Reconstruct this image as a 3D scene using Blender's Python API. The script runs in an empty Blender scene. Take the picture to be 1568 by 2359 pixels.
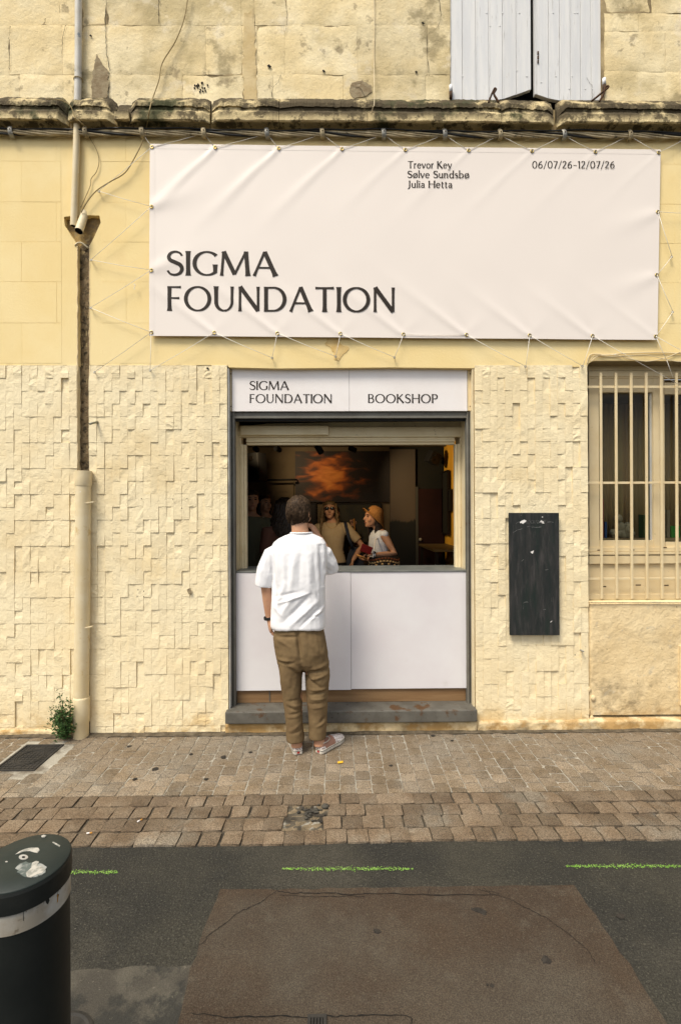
import bpy, bmesh, math, random
import numpy as np
from mathutils import Vector, Matrix, noise
random.seed(7)
SC = bpy.context.scene
COL = SC.collection
R = math.radians

# ------------------------------------------------------------------ camera, sky, sun, exposure
CAM_H = 1.66                       # eye height above the street
YAW, ROLL = R(0.7), 0.0042
FPX, CX, CY = 17.0 / 24.0 * 1568, 784.0, 1180.6      # measuring units: photo scaled to 1568 px wide
FWD = Vector((math.sin(YAW), math.cos(YAW), 0))
_r = Vector((math.cos(YAW), -math.sin(YAW), 0)); _z = Vector((0, 0, 1))
RGT = _r * math.cos(ROLL) - _z * math.sin(ROLL)
UPV = _z * math.cos(ROLL) + _r * math.sin(ROLL)
cam_d = bpy.data.cameras.new('camera'); cam = bpy.data.objects.new('camera', cam_d); COL.objects.link(cam)
cam_d.sensor_fit = 'HORIZONTAL'; cam_d.sensor_width = 24; cam_d.lens = 17
cam_d.clip_start = 0.05; cam_d.clip_end = 400
m = Matrix((RGT, UPV, -FWD)).transposed().to_4x4(); m.translation = (0, 0, CAM_H)
cam.matrix_world = m; SC.camera = cam

world = bpy.data.worlds.new('World'); SC.world = world; world.use_nodes = True
nt = world.node_tree; nt.nodes.clear()
sky = nt.nodes.new('ShaderNodeTexSky'); sky.sky_type = 'NISHITA'; sky.sun_disc = False
SUN_EL, SUN_AZ = R(57), R(-140)     # azimuth clockwise from +Y: over the camera's left shoulder
sky.sun_elevation = SUN_EL; sky.sun_rotation = SUN_AZ
sky.dust_density = 3.0; sky.air_density = 1.0; sky.ozone_density = 1.0
hs = nt.nodes.new('ShaderNodeHueSaturation'); hs.inputs['Saturation'].default_value = 0.30
bg = nt.nodes.new('ShaderNodeBackground'); bg.inputs['Strength'].default_value = 0.078
wo = nt.nodes.new('ShaderNodeOutputWorld')
nt.links.new(sky.outputs[0], hs.inputs['Color']); nt.links.new(hs.outputs[0], bg.inputs[0]); nt.links.new(bg.outputs[0], wo.inputs[0])
sun_d = bpy.data.lights.new('sun', 'SUN'); sun = bpy.data.objects.new('sun', sun_d); COL.objects.link(sun)
sun_d.energy = 1.5; sun_d.angle = R(20); sun_d.color = (1.0, 0.90, 0.74)
sdir = Vector((math.sin(SUN_AZ) * math.cos(SUN_EL), math.cos(SUN_AZ) * math.cos(SUN_EL), math.sin(SUN_EL)))
sun.rotation_euler = sdir.to_track_quat('Z', 'Y').to_euler(); sun.location = sdir * 30
SC.view_settings.view_transform = 'Standard'; SC.view_settings.look = 'None'
SC.view_settings.gamma = 1.0; SC.view_settings.exposure = 1.20; SC.view_settings.use_curve_mapping = False
SC.cycles.use_denoising = True; SC.cycles.max_bounces = 8; SC.cycles.diffuse_bounces = 4
SC.cycles.sample_clamp_indirect = 6

# ------------------------------------------------------------------ measuring: photo point -> place on a wall plane or the ground
WY = 3.65                          # street face of the building
def ray(px, py):
    return FWD + RGT * ((px - CX) / FPX) + UPV * ((CY - py) / FPX)
def W(px, py, Y=WY):
    d = ray(px, py); t = Y / d.y
    return Vector((d.x * t, Y, CAM_H + d.z * t))
def G(px, py, z=0.0):
    d = ray(px, py); t = (z - CAM_H) / d.z
    return Vector((d.x * t, d.y * t, z))
def wx(px, Y=WY): return W(px, CY, Y).x
def wz(py, px=784, Y=WY): return W(px, py, Y).z

# ------------------------------------------------------------------ objects
def mw(o):
    b = Matrix.LocRotScale(o.location, o.rotation_euler, o.scale)
    return b if o.parent is None else mw(o.parent) @ o.matrix_parent_inverse @ b
def adopt(o, p):
    if p is not None:
        o.parent = p; o.matrix_parent_inverse = mw(p).inverted()
    return o
def tag(o, label=None, cat=None, group=None, kind=None):
    if label: o['label'] = label
    if cat: o['category'] = cat
    if group: o['group'] = group
    if kind: o['kind'] = kind
    return o
def thing(name, label, cat, loc=(0, 0, 0), group=None):
    o = bpy.data.objects.new(name, None); COL.objects.link(o); o.location = loc; o.empty_display_size = .1
    return tag(o, label, cat, group)
def link_mesh(name, me, parent=None, loc=None):
    o = bpy.data.objects.new(name, me); COL.objects.link(o)
    if loc is not None: o.location = loc
    return adopt(o, parent)

class MB:
    """collects geometry for one mesh object"""
    def __init__(s): s.v = []; s.f = []; s.mi = []
    def add(s, vs, fs, mi=0):
        n = len(s.v); s.v += [tuple(v) for v in vs]
        for f in fs: s.f.append(tuple(i + n for i in f)); s.mi.append(mi)
        return s
    def box(s, x0, x1, y0, y1, z0, z1, mi=0):
        vs = [(x, y, z) for x in (x0, x1) for y in (y0, y1) for z in (z0, z1)]
        return s.add(vs, [(0, 1, 3, 2), (4, 6, 7, 5), (0, 4, 5, 1), (2, 3, 7, 6), (0, 2, 6, 4), (1, 5, 7, 3)], mi)
    def hexa(s, p, mi=0):            # 8 points: bottom loop then top loop
        return s.add(p, [(3, 2, 1, 0), (4, 5, 6, 7), (0, 1, 5, 4), (1, 2, 6, 5), (2, 3, 7, 6), (3, 0, 4, 7)], mi)
    def loft(s, rings, cap=True, mi=0, close=False):
        n = len(rings[0]); k = len(rings); vs = [v for r in rings for v in r]; fs = []
        for i in range(k if close else k - 1):
            a = i * n; b = ((i + 1) % k) * n
            for j in range(n): fs.append((a + j, a + (j + 1) % n, b + (j + 1) % n, b + j))
        if cap and not close:
            fs.append(tuple(range(n - 1, -1, -1))); fs.append(tuple((k - 1) * n + j for j in range(n)))
        return s.add(vs, fs, mi)
    def tube(s, pts, r, n=8, cap=True, mi=0, flat=1.0, ref=None):
        pts = [Vector(p) for p in pts]; k = len(pts)
        rs = r if isinstance(r, (list, tuple)) else [r] * k
        t0 = (pts[1] - pts[0]).normalized()
        u = Vector(ref) if ref is not None else (Vector((0, 0, 1)) if abs(t0.z) < .9 else Vector((1, 0, 0)))
        rings = []
        for i, p in enumerate(pts):
            t = (pts[min(i + 1, k - 1)] - pts[max(i - 1, 0)]).normalized()
            u = (u - t * u.dot(t)).normalized(); w = t.cross(u)
            rr = rs[i]; ra, rb = rr if isinstance(rr, tuple) else (rr, rr * flat)
            rings.append([p + u * (ra * math.cos(a)) + w * (rb * math.sin(a)) for a in (2 * math.pi * j / n for j in range(n))])
        return s.loft(rings, cap, mi)
    def ball(s, c, r, n=12, k=8, mi=0, M=None):
        rx, ry, rz = r if isinstance(r, tuple) else (r, r, r); c = Vector(c); rings = []
        for i in range(k + 1):
            th = math.pi * (i + .02) / (k + .04); sn, cs = math.sin(th), -math.cos(th)
            rg = [Vector((rx * sn * math.cos(2 * math.pi * j / n), ry * sn * math.sin(2 * math.pi * j / n), rz * cs)) for j in range(n)]
            rings.append([c + (M @ q if M else q) for q in rg])
        return s.loft(rings, True, mi)
    def grid(s, P, mi=0):            # P[i][j] points
        a, b = len(P), len(P[0])
        fs = [(i * b + j, i * b + j + 1, (i + 1) * b + j + 1, (i + 1) * b + j) for i in range(a - 1) for j in range(b - 1)]
        return s.add([q for r in P for q in r], fs, mi)
    def prism(s, pts, y0, y1, mi=0):  # outline in xz, front face at y0
        n = len(pts); vs = [(p[0], y0, p[1]) for p in pts] + [(p[0], y1, p[1]) for p in pts]
        fs = [tuple(range(n)), tuple(range(2 * n - 1, n - 1, -1))] + [(i, n + i, n + (i + 1) % n, (i + 1) % n) for i in range(n)]
        return s.add(vs, fs, mi)
    def slab(s, pts, z0, z1, mi=0):   # outline in xy
        n = len(pts); vs = [(p[0], p[1], z0) for p in pts] + [(p[0], p[1], z1) for p in pts]
        fs = [tuple(range(n - 1, -1, -1)), tuple(range(n, 2 * n))] + [(i, (i + 1) % n, n + (i + 1) % n, n + i) for i in range(n)]
        return s.add(vs, fs, mi)
    def mesh(s, name, mats, smooth=False):
        me = bpy.data.meshes.new(name); me.from_pydata(s.v, [], s.f)
        bm = bmesh.new(); bm.from_mesh(me)
        big = [f for f in bm.faces if len(f.verts) > 4]
        if big: bmesh.ops.triangulate(bm, faces=big)
        bmesh.ops.recalc_face_normals(bm, faces=bm.faces[:])
        bm.to_mesh(me); bm.free()
        for mt in (mats if isinstance(mats, (list, tuple)) else [mats]): me.materials.append(mt)
        if any(s.mi) and not big: me.polygons.foreach_set('material_index', s.mi)
        if smooth: me.polygons.foreach_set('use_smooth', [True] * len(me.polygons))
        return me
    def build(s, name, mats, parent=None, smooth=False, bevel=0):
        o = link_mesh(name, s.mesh(name, mats, smooth), parent)
        if bevel:
            b = o.modifiers.new('bevel', 'BEVEL'); b.width = bevel; b.segments = 2; b.limit_method = 'ANGLE'; b.angle_limit = R(40)
        return o
def box(name, mt, parent, x0, x1, y0, y1, z0, z1, bevel=.003):
    return MB().box(min(x0, x1), max(x0, x1), y0, y1, min(z0, z1), max(z0, z1)).build(name, mt, parent, bevel=bevel)
def nz(x, y=0., z=0.): return noise.noise((x, y, z))
def fbm(x, y=0., z=0., o=4): return noise.fractal((x, y, z), 1.0, 2.0, o)
def smooth_pts(pts, n=6):            # Catmull-Rom through points of any dimension
    P = [np.array(p, float) for p in pts]; out = []
    for i in range(len(P) - 1):
        a, b, c, d = P[max(i - 1, 0)], P[i], P[i + 1], P[min(i + 2, len(P) - 1)]
        for k in range(n):
            t = k / n
            out.append(.5 * ((2 * b) + (c - a) * t + (2 * a - 5 * b + 4 * c - d) * t * t + (3 * b - a - 3 * c + d) * t ** 3))
    out.append(P[-1]); return out

# ------------------------------------------------------------------ procedural materials
def S(r, g, b):                      # sRGB 0-255 to linear
    return tuple((c / 255 / 12.92 if c <= 10 else ((c / 255 + .055) / 1.055) ** 2.4) for c in (r, g, b))
MATS = {}
def mat(name, col, rough=.85, var=None, vs=3., vlo=.35, vhi=.65, stains=(), bump=(), rand=0., spec=.25, metal=0., grain=0., gscale=220., sq=(1, 1, 1)):
    m = bpy.data.materials.new(name); m.use_nodes = True; nt = m.node_tree; N = nt.nodes; L = nt.links
    bs = N['Principled BSDF']; bs.inputs['Roughness'].default_value = rough; bs.inputs['Metallic'].default_value = metal
    bs.inputs['Specular IOR Level'].default_value = spec
    geo = N.new('ShaderNodeNewGeometry'); mp = N.new('ShaderNodeMapping'); mp.inputs['Scale'].default_value = sq
    L.new(geo.outputs['Position'], mp.inputs['Vector']); P = mp.outputs['Vector']
    def tex(scale, det=5., ro=.6, off=0.):
        n = N.new('ShaderNodeTexNoise'); n.inputs['Scale'].default_value = scale; n.inputs['Detail'].default_value = det
        n.inputs['Roughness'].default_value = ro
        if off:
            a = N.new('ShaderNodeVectorMath'); a.operation = 'ADD'; a.inputs[1].default_value = (off, off * .7, off * 1.3)
            L.new(P, a.inputs[0]); L.new(a.outputs[0], n.inputs['Vector'])
        else: L.new(P, n.inputs['Vector'])
        return n.outputs['Fac']
    def rng(src, lo, hi, a=0., b=1.):
        r = N.new('ShaderNodeMapRange'); r.interpolation_type = 'SMOOTHSTEP'
        for k, v in zip((1, 2, 3, 4), (lo, hi, a, b)): r.inputs[k].default_value = v
        L.new(src, r.inputs[0]); return r.outputs[0]
    def mix(f, a, b):
        x = N.new('ShaderNodeMix'); x.data_type = 'RGBA'
        L.new(f, x.inputs[0])
        for k, c in ((6, a), (7, b)):
            if isinstance(c, tuple): x.inputs[k].default_value = (*c, 1)
            else: L.new(c, x.inputs[k])
        return x.outputs[2]
    c = tuple(col)
    if var: c = mix(rng(tex(vs), vlo, vhi), c, tuple(var))
    for i, st in enumerate(stains):  # (colour, scale, lo, hi, amount[, zlo, zhi])
        f = rng(tex(st[1], 8., .65, 3.1 * (i + 1)), st[2], st[3], 0., st[4])
        if len(st) > 5:
            sp = N.new('ShaderNodeSeparateXYZ'); L.new(geo.outputs['Position'], sp.inputs[0])
            mu = N.new('ShaderNodeMath'); mu.operation = 'MULTIPLY'
            L.new(f, mu.inputs[0]); L.new(rng(sp.outputs['Z'], st[5], st[6]), mu.inputs[1]); f = mu.outputs[0]
        c = mix(f, c, tuple(st[0]))
    if grain:
        f = rng(tex(gscale, 2., .8), .3, .7, 1 - grain, 1 + grain)
        v = N.new('ShaderNodeVectorMath'); v.operation = 'SCALE'
        if isinstance(c, tuple): v.inputs[0].default_value = c
        else: L.new(c, v.inputs[0])
        L.new(f, v.inputs['Scale']); c = v.outputs[0]
    if rand:
        oi = N.new('ShaderNodeObjectInfo'); f = N.new('ShaderNodeMapRange')
        f.inputs[3].default_value = 1 - rand; f.inputs[4].default_value = 1 + rand * .6
        L.new(oi.outputs['Random'], f.inputs[0])
        v = N.new('ShaderNodeVectorMath'); v.operation = 'SCALE'
        if isinstance(c, tuple): v.inputs[0].default_value = c
        else: L.new(c, v.inputs[0])
        L.new(f.outputs[0], v.inputs['Scale']); c = v.outputs[0]
    if isinstance(c, tuple): bs.inputs['Base Color'].default_value = (*c, 1)
    else: L.new(c, bs.inputs['Base Color'])
    prev = None
    for (sc, st, dist) in bump:
        b = N.new('ShaderNodeBump'); b.inputs['Strength'].default_value = st; b.inputs['Distance'].default_value = dist
        L.new(tex(sc, 6., .6, sc * .01 + .5), b.inputs['Height'])
        if prev: L.new(prev, b.inputs['Normal'])
        prev = b.outputs[0]
    if prev: L.new(prev, bs.inputs['Normal'])
    MATS[name] = m; return m

GRIME = (.07, .055, .03)
m_stone = mat('weathered_limestone', (.78, .63, .355), .95, (.85, .73, .47), 2.2, .38, .62,
              stains=[((.46, .37, .19), .9, .45, .62, .75), ((.80, .70, .50), 4., .56, .68, .7), ((.28, .225, .12), 2.0, .57, .66, .7), ((.22, .17, .10), 8., .61, .69, .6), ((.36, .22, .08), 2.6, .63, .72, .5)],
              bump=[(10, .35, .018), (40, .5, .008), (120, .5, .004)], rand=.12, grain=.10)
m_mortar = mat('stone_mortar', (.42, .33, .18), .95, (.20, .15, .08), 5, bump=[(40, .6, .006)])
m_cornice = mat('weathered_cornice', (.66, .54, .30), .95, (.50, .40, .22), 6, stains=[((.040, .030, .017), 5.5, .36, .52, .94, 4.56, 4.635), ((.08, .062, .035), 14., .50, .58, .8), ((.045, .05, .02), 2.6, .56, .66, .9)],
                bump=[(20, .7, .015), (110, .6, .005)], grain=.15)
m_yellow = mat('yellow_plaster', (.84, .66, .32), .9, (.87, .71, .38), 1.5, stains=[((.76, .57, .27), 1.1, .55, .72, .6), ((.38, .25, .10), 11., .68, .76, .5)],
               bump=[(60, .35, .004), (240, .35, .002)], rand=.015)
m_tile = mat('cream_painted_slate', (.81, .68, .43), .8, (.84, .73, .49), 2.0, stains=[((.72, .56, .30), 1.6, .52, .72, .6), ((.30, .20, .09), 16., .68, .76, .5), ((.60, .41, .17), 3.5, .45, .60, .75, .26, .04), ((.40, .28, .13), 45, .70, .75, .6)],
             bump=[(30, .42, .010), (80, .6, .006), (200, .5, .003)], rand=.05, sq=(1, 1, 1.3))
m_base = mat('cream_rough_render', (.70, .54, .30), .92, (.78, .63, .38), 3, stains=[((.24, .18, .10), 4.2, .48, .66, .75, .85, .10), ((.52, .46, .34), 7., .58, .68, .6), ((.40, .23, .07), 5., .42, .58, .85, .25, .02), ((.16, .12, .06), 22., .64, .72, .6)],
             bump=[(18, .8, .014), (70, .6, .006)])
m_core = mat('wall_core', (.40, .31, .16), .95)
m_chase = mat('bare_rubble_mortar', (.17, .125, .07), .98, (.27, .20, .115), 9, stains=[((.05, .04, .025), 24, .5, .62, .9)], bump=[(30, 1., .02), (120, .8, .006)])
m_banner = mat('banner_vinyl', S(233, 224, 216), .5, spec=.35, bump=[(700, .1, .0006)])
m_ink = mat('dark_brown_print', (.028, .021, .016), .6, spec=.2)
m_sign = mat('white_sign_panel', S(234, 230, 228), .4, spec=.4, var=S(228, 222, 219), vs=2., stains=[((.55, .50, .44), 30., .72, .77, .5)], bump=[(3, .04, .004)])
m_counter = mat('white_counter_panel', S(221, 219, 220), .45, spec=.35, var=S(214, 209, 211), vs=1.2, stains=[((.52, .49, .46), 5., .62, .74, .35, .75, .30), ((.45, .42, .38), 40., .72, .76, .5)], bump=[(3, .04, .004)])
m_steel = mat('grey_painted_steel', (.17, .165, .14), .55, (.13, .12, .10), 5, stains=[((.09, .05, .025), 12, .62, .70, .8), ((.30, .30, .27), 30, .66, .72, .6)], bump=[(60, .2, .003)], spec=.4)
m_step = mat('worn_grey_step', (.125, .118, .100), .6, (.088, .082, .068), 6, stains=[((.085, .04, .014), 7, .57, .65, .9), ((.05, .035, .025), 26, .60, .67, .85), ((.36, .37, .35), 18, .66, .74, .5)], bump=[(50, .4, .004)], spec=.4)
m_jamb = mat('grey_blue_paint', (.42, .43, .42), .7, (.5, .48, .42), 6, bump=[(50, .3, .004)])
m_cream = mat('aged_cream_paint', (.74, .62, .39), .6, (.80, .69, .46), 6, stains=[((.28, .20, .10), 20, .64, .72, .7), ((.40, .30, .14), 4, .58, .70, .4)], bump=[(40, .2, .003)], spec=.35)
m_creamw = mat('cream_window_paint', (.66, .53, .31), .5, (.70, .58, .36), 5, stains=[((.22, .14, .07), 26, .68, .74, .8)], bump=[(60, .15, .002)], spec=.4)
m_shut = mat('white_weathered_wood', (.74, .74, .73), .75, (.66, .67, .68), 3., stains=[((.45, .44, .42), 9., .60, .70, .6), ((.50, .42, .32), 30, .68, .74, .7)], bump=[(40, .35, .004)], rand=.04, sq=(6, 6, .6))
m_iron = mat('rusty_iron', (.045, .03, .02), .8, (.10, .05, .025), 20, bump=[(60, .5, .003)], metal=.3)
m_black = mat('matt_black', (.012, .012, .012), .7)
m_cable = mat('dusty_grey_cable', (.52, .43, .27), .85, (.32, .26, .16), 14, stains=[((.05, .045, .04), 25, .58, .66, .8)])
m_cablek = mat('black_cable', (.022, .022, .022), .6)
m_wire = mat('beige_wire', (.33, .25, .12), .8)
m_rope = mat('white_cord', (.85, .82, .76), .8)
m_zinc = mat('zinc_metal', (.34, .33, .29), .5, metal=.3)
m_brass = mat('brass_eyelet', (.48, .36, .14), .35, metal=.9)
m_pvcw = mat('peeling_white_pipe', (.60, .58, .53), .6, (.50, .47, .40), 9, stains=[((.22, .25, .28), 10, .60, .66, .9)], bump=[(50, .2, .003)])
m_pvcy = mat('cream_painted_pipe', (.66, .54, .32), .55, (.70, .60, .40), 6, stains=[((.52, .36, .14), 7, .60, .68, .7), ((.80, .80, .80), 16, .70, .73, .8)], bump=[(40, .2, .003)], spec=.4)
m_board = mat('worn_black_plywood', (.014, .018, .018), .8, (.030, .030, .029), 5, .3, .7, stains=[((.062, .056, .055), 6, .48, .70, .7), ((.012, .022, .018), 3, .5, .65, .7)], bump=[(25, .4, .004)], sq=(5, 5, .8))
m_paper = mat('torn_white_paper', (.78, .75, .72), .8)
m_chalk = mat('faint_chalk', (.26, .26, .25), .9, (.07, .07, .07), 60)
m_wood = mat('brown_wood_board', (.19, .105, .045), .6, (.25, .15, .07), 4, bump=[(30, .2, .002)], sq=(.5, 4, 8), spec=.35)
m_ctop = mat('dark_zinc_counter', (.11, .12, .11), .45, (.16, .165, .15), 10, spec=.5)
m_sett = mat('granite_sett', (.185, .140, .090), .9, (.235, .190, .137), 5, .35, .65, stains=[((.235, .212, .172), 1.6, .48, .66, .65), ((.12, .09, .06), 13, .66, .74, .6)], bump=[(35, .5, .006), (160, .6, .003)], rand=.26, grain=.55, gscale=150)
m_sett2 = mat('brown_porphyry_sett', (.142, .102, .065), .88, (.182, .140, .096), 7, .35, .65, stains=[((.13, .095, .065), 3., .52, .66, .6), ((.22, .20, .16), 2.2, .52, .66, .55), ((.33, .29, .22), 20, .66, .72, .5)], bump=[(30, .6, .009), (150, .6, .003)], rand=.28, grain=.5, gscale=150)
m_jointd = mat('dark_sandy_joint', (.10, .085, .062), .95, (.04, .034, .026), 6, .42, .6, stains=[((.34, .32, .27), 7, .56, .64, .85)], bump=[(120, .8, .005)], grain=.25)
m_joint = mat('sandy_joint', (.34, .32, .27), .95, (.15, .13, .10), 5, .46, .64, stains=[((.44, .42, .36), 11, .56, .66, .8)], bump=[(120, .8, .005)], grain=.25)
m_asph = mat('worn_asphalt', (.046, .043, .033), .9, (.026, .0255, .022), 1.2, .38, .62, stains=[((.105, .098, .078), 110, .54, .64, .6), ((.02, .02, .02), 6., .64, .72, .5), ((.16, .13, .08), 190, .67, .73, .5), ((.07, .064, .05), 1.5, .52, .66, .4)], bump=[(100, 1., .009), (45, .4, .006)], grain=.45)
m_patch = mat('reddish_road_patch', (.054, .037, .024), .9, (.046, .033, .023), 2., .35, .65, stains=[((.088, .076, .058), 3.5, .48, .70, .45), ((.085, .073, .056), 14, .52, .68, .4), ((.12, .105, .08), 120, .56, .66, .45), ((.085, .077, .060), .8, .46, .66, .4), ((.10, .065, .042), 260, .58, .68, .5), ((.04, .03, .022), 12, .66, .74, .5)], bump=[(160, .7, .004), (20, .3, .006)], grain=.4)
m_conc = mat('stained_concrete', (.085, .078, .062), .9, (.055, .050, .041), 5, .4, .6, stains=[((.028, .028, .025), 6, .48, .58, .9), ((.18, .165, .13), 40, .62, .70, .6)], bump=[(90, .7, .005)], grain=.2)
m_crack = mat('road_crack', (.012, .011, .010), .95)
m_tar = mat('tar_spot', (.030, .027, .024), .95, (.045, .04, .034), 40, spec=.1, grain=.3)
m_green = mat('green_spray_paint', (.16, .33, .05), .85, (.23, .40, .09), 30)
m_cast = mat('cast_iron_cover', (.022, .021, .019), .7, (.036, .033, .029), 14, stains=[((.10, .09, .075), 50, .66, .72, .5)], bump=[(90, .5, .004)], spec=.3)
m_boll = mat('black_green_bollard_paint', (.006, .008, .0075), .5, (.010, .012, .011), 8, stains=[((.035, .034, .030), 3., .56, .74, .5), ((.12, .12, .11), 90, .72, .76, .6)], bump=[(60, .2, .002), (8, .06, .004)], spec=.4)
m_bolltop = mat('dusty_bollard_cap', (.011, .018, .016), .6, (.017, .025, .022), 10, stains=[((.10, .11, .10), 60, .70, .76, .7)], bump=[(80, .2, .002)], spec=.4)
m_band = mat('dirty_reflective_band', (.42, .42, .40), .5, (.28, .25, .20), 12, stains=[((.10, .07, .04), 22, .60, .68, .7)], spec=.4)
m_dust = mat('gravel_dirt', (.23, .18, .115), .95, (.12, .095, .06), 12, bump=[(90, 1., .008)], grain=.3)
m_leaf = mat('small_green_leaf', (.035, .085, .018), .6, (.06, .12, .03), 30, spec=.3)
m_stem = mat('dry_plant_stem', (.10, .075, .035), .9)
# ================================================================== ground
def struct(o): o['kind'] = 'structure'; return o
PAVE_Y0, ROWS_Y1 = 2.42, 2.845     # road edge of the pavement, end of the four kerb courses
road = struct(MB().grid([[(x, y, -.012) for y in (-60, -20, -5, 0, 2.44)] for x in (-80, -20, -6, 0, 6, 20, 80)]).build('road', m_asph))
pave = struct(MB().grid([[(x, y, zz) for y, zz in ((2.848, -.0055), (3.1, -.0055), (4.2, -.0055))] for x in (-80, -8, -3, 0, 3, 8, 80)]).build('pavement', m_joint))
MB().grid([[(x, y, zz) for y, zz in ((2.405, -.013), (2.43, -.0125), (2.85, -.0105))] for x in (-80, -8, -3, 0, 3, 8, 80)]).build('course_bedding', m_jointd, pave)

def sett_mesh(name, mt, seed, lx, ly, rough):
    rnd = random.Random(seed); b = MB(); n = 3
    def P(i, j):
        x = (i / n - .5) * lx; y = (j / n - .5) * ly
        e = (i in (0, n)) + (j in (0, n))
        z = rnd.uniform(-1, 1) * rough * (1 if e == 0 else .6) - (.0026 if e == 1 else (.0045 if e == 2 else 0))
        if e: x += rnd.uniform(-1, 1) * rough * .9; y += rnd.uniform(-1, 1) * rough * .9
        if e == 2: x *= .985; y *= .985
        return Vector((x, y, z))
    Pt = [[P(i, j) for j in range(n + 1)] for i in range(n + 1)]
    b.grid(Pt)
    rim = [Pt[i][0] for i in range(n)] + [Pt[n][j] for j in range(n)] + [Pt[i][n] for i in range(n, 0, -1)] + [Pt[0][j] for j in range(n, 0, -1)]
    low = [Vector((p.x * 1.02, p.y * 1.02, -.035)) for p in rim]
    b.add(rim + low, [(k, (k + 1) % len(rim), len(rim) + (k + 1) % len(rim), len(rim) + k) for k in range(len(rim))])
    return b.mesh(name, mt, True)
SA = [sett_mesh('sett', m_sett, s, .0895, .091, .0016) for s in range(7)] + [sett_mesh('sett', m_sett, 50 + s, .0895, .112, .0016) for s in range(3)]
SB = [sett_mesh('sett', m_sett2, 90 + s, .101 + .006 * (s % 3 - 1), .0985, .0024) for s in range(9)]
spots = []                          # (x, y, z, mesh, rotation)
hole = G(703, 1876)
for r in range(4):                  # courses along the road
    yc = PAVE_Y0 + .054 + r * .1055; x = -3.3 + (r % 2) * .05
    while x < 3.3:
        wv = .107 + random.uniform(-.006, .006)
        if not (r in (1, 2) and abs(x - hole.x) < (.085 if r == 2 else .105)):
            spots.append((x, yc + random.uniform(-.004, .004) + .012 * nz(x * .8, r * 3.), random.uniform(-.003, .003) - (3 - r) * .0005 + .002, random.choice(SB), random.uniform(-.035, .035)))
        x += wv
c = 0; x = -3.8                     # columns running to the wall
while x < 3.8:
    y = ROWS_Y1 + .047 + (0 if c % 2 else .047)
    if c % 2 == 0: spots.append((x, ROWS_Y1 + .022, random.uniform(-.0015, .0015), 'half', 0))
    while y < 3.70:
        long = random.random() < .1
        spots.append((x + random.uniform(-.002, .002), y + (.0105 if long else 0), random.uniform(-.0018, .0018), random.choice(SA[7:] if long else SA[:7]), random.uniform(-.02, .02)))
        y += .0965 + (.021 if long else 0)
    x += .0945; c += 1
half = sett_mesh('sett', m_sett, 77, .0885, .042, .0014)
cov = [G(38, 1767), G(132, 1767), G(186, 1706), G(94, 1712)]
CVX0, CVX1, CVY0, CVY1 = -2.215, -1.945, 3.135, 3.485
spots = [s for s in spots if not (CVX0 - .05 < s[0] < CVX1 + .05 and CVY0 - .045 < s[1] < CVY1 + .045)]
def seen(s):
    d = Vector((s[0], s[1], -CAM_H)); f = d.dot(FWD)
    return abs(d.dot(RGT) / f) < .73
spots.sort(key=lambda s: (not seen(s), s[1]))
rest = MB()
for i, (x, y, z, me, rt) in enumerate(spots):
    if me == 'half': me = half
    if i < 300:
        o = link_mesh('sett', me, pave, (x, y, z)); o.rotation_euler = (0, 0, rt)
    else:
        M = Matrix.Translation((x, y, z)) @ Matrix.Rotation(rt, 4, 'Z')
        rest.add([M @ v.co for v in me.vertices], [tuple(p.vertices) for p in me.polygons], 1 if me.materials[0] == m_sett2 else 0)
o = rest.build('setts_by_the_wall', [m_sett, m_sett2], pave, True); o['kind'] = 'stuff'
# dirt and pebbles where setts are missing
b = MB(); n = 14
b.grid([[(hole.x - .15 + .30 * i / n, hole.y - .13 + .25 * j / n, -.012 + .010 * fbm(i * .6, j * .6, 4.)) for j in range(n + 1)] for i in range(n + 1)])
b.build('dirt_patch', m_dust, pave, True)
b = MB()
for k in range(46):
    px, py = hole.x + random.gauss(.03, .045), hole.y + random.gauss(.01, .035); s = random.uniform(.003, .010) * (2 if k < 2 else 1)
    b.ball((px, py, -.006 + s * .3), (s * 1.3, s, s * .7), 6, 4)
b.build('pebbles', m_conc, pave, True)['kind'] = 'stuff'
# gum and tar spots pressed into the pavement
def blob(name, mt, c, r, parent, z=.0045, el=1.0, seed=0, rot=0.):
    pts = []
    for k in range(14):
        a = 2 * math.pi * k / 14; q = r * (1 + .5 * nz(math.cos(a) * 1.5 + seed, math.sin(a) * 1.5, seed * .37))
        u, v = q * math.cos(a) * el, q * math.sin(a)
        pts.append((c[0] + u * math.cos(rot) - v * math.sin(rot), c[1] + u * math.sin(rot) + v * math.cos(rot)))
    return MB().slab(pts, z - .003, z).build(name, mt, parent)
for k, (px, py, r) in enumerate([(515, 1746, .016), (297, 1722, .014), (440, 1740, .012), (357, 1774, .018), (311, 1797, .012), (475, 1797, .011), (577, 1735, .011), (900, 1766, .010), (997, 1697, .014), (1041, 1708, .010), (740, 1895, .009)]):
    blob('gum_spot', m_tar, G(px, py), r, pave, .0035, 1.15, k)
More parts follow.
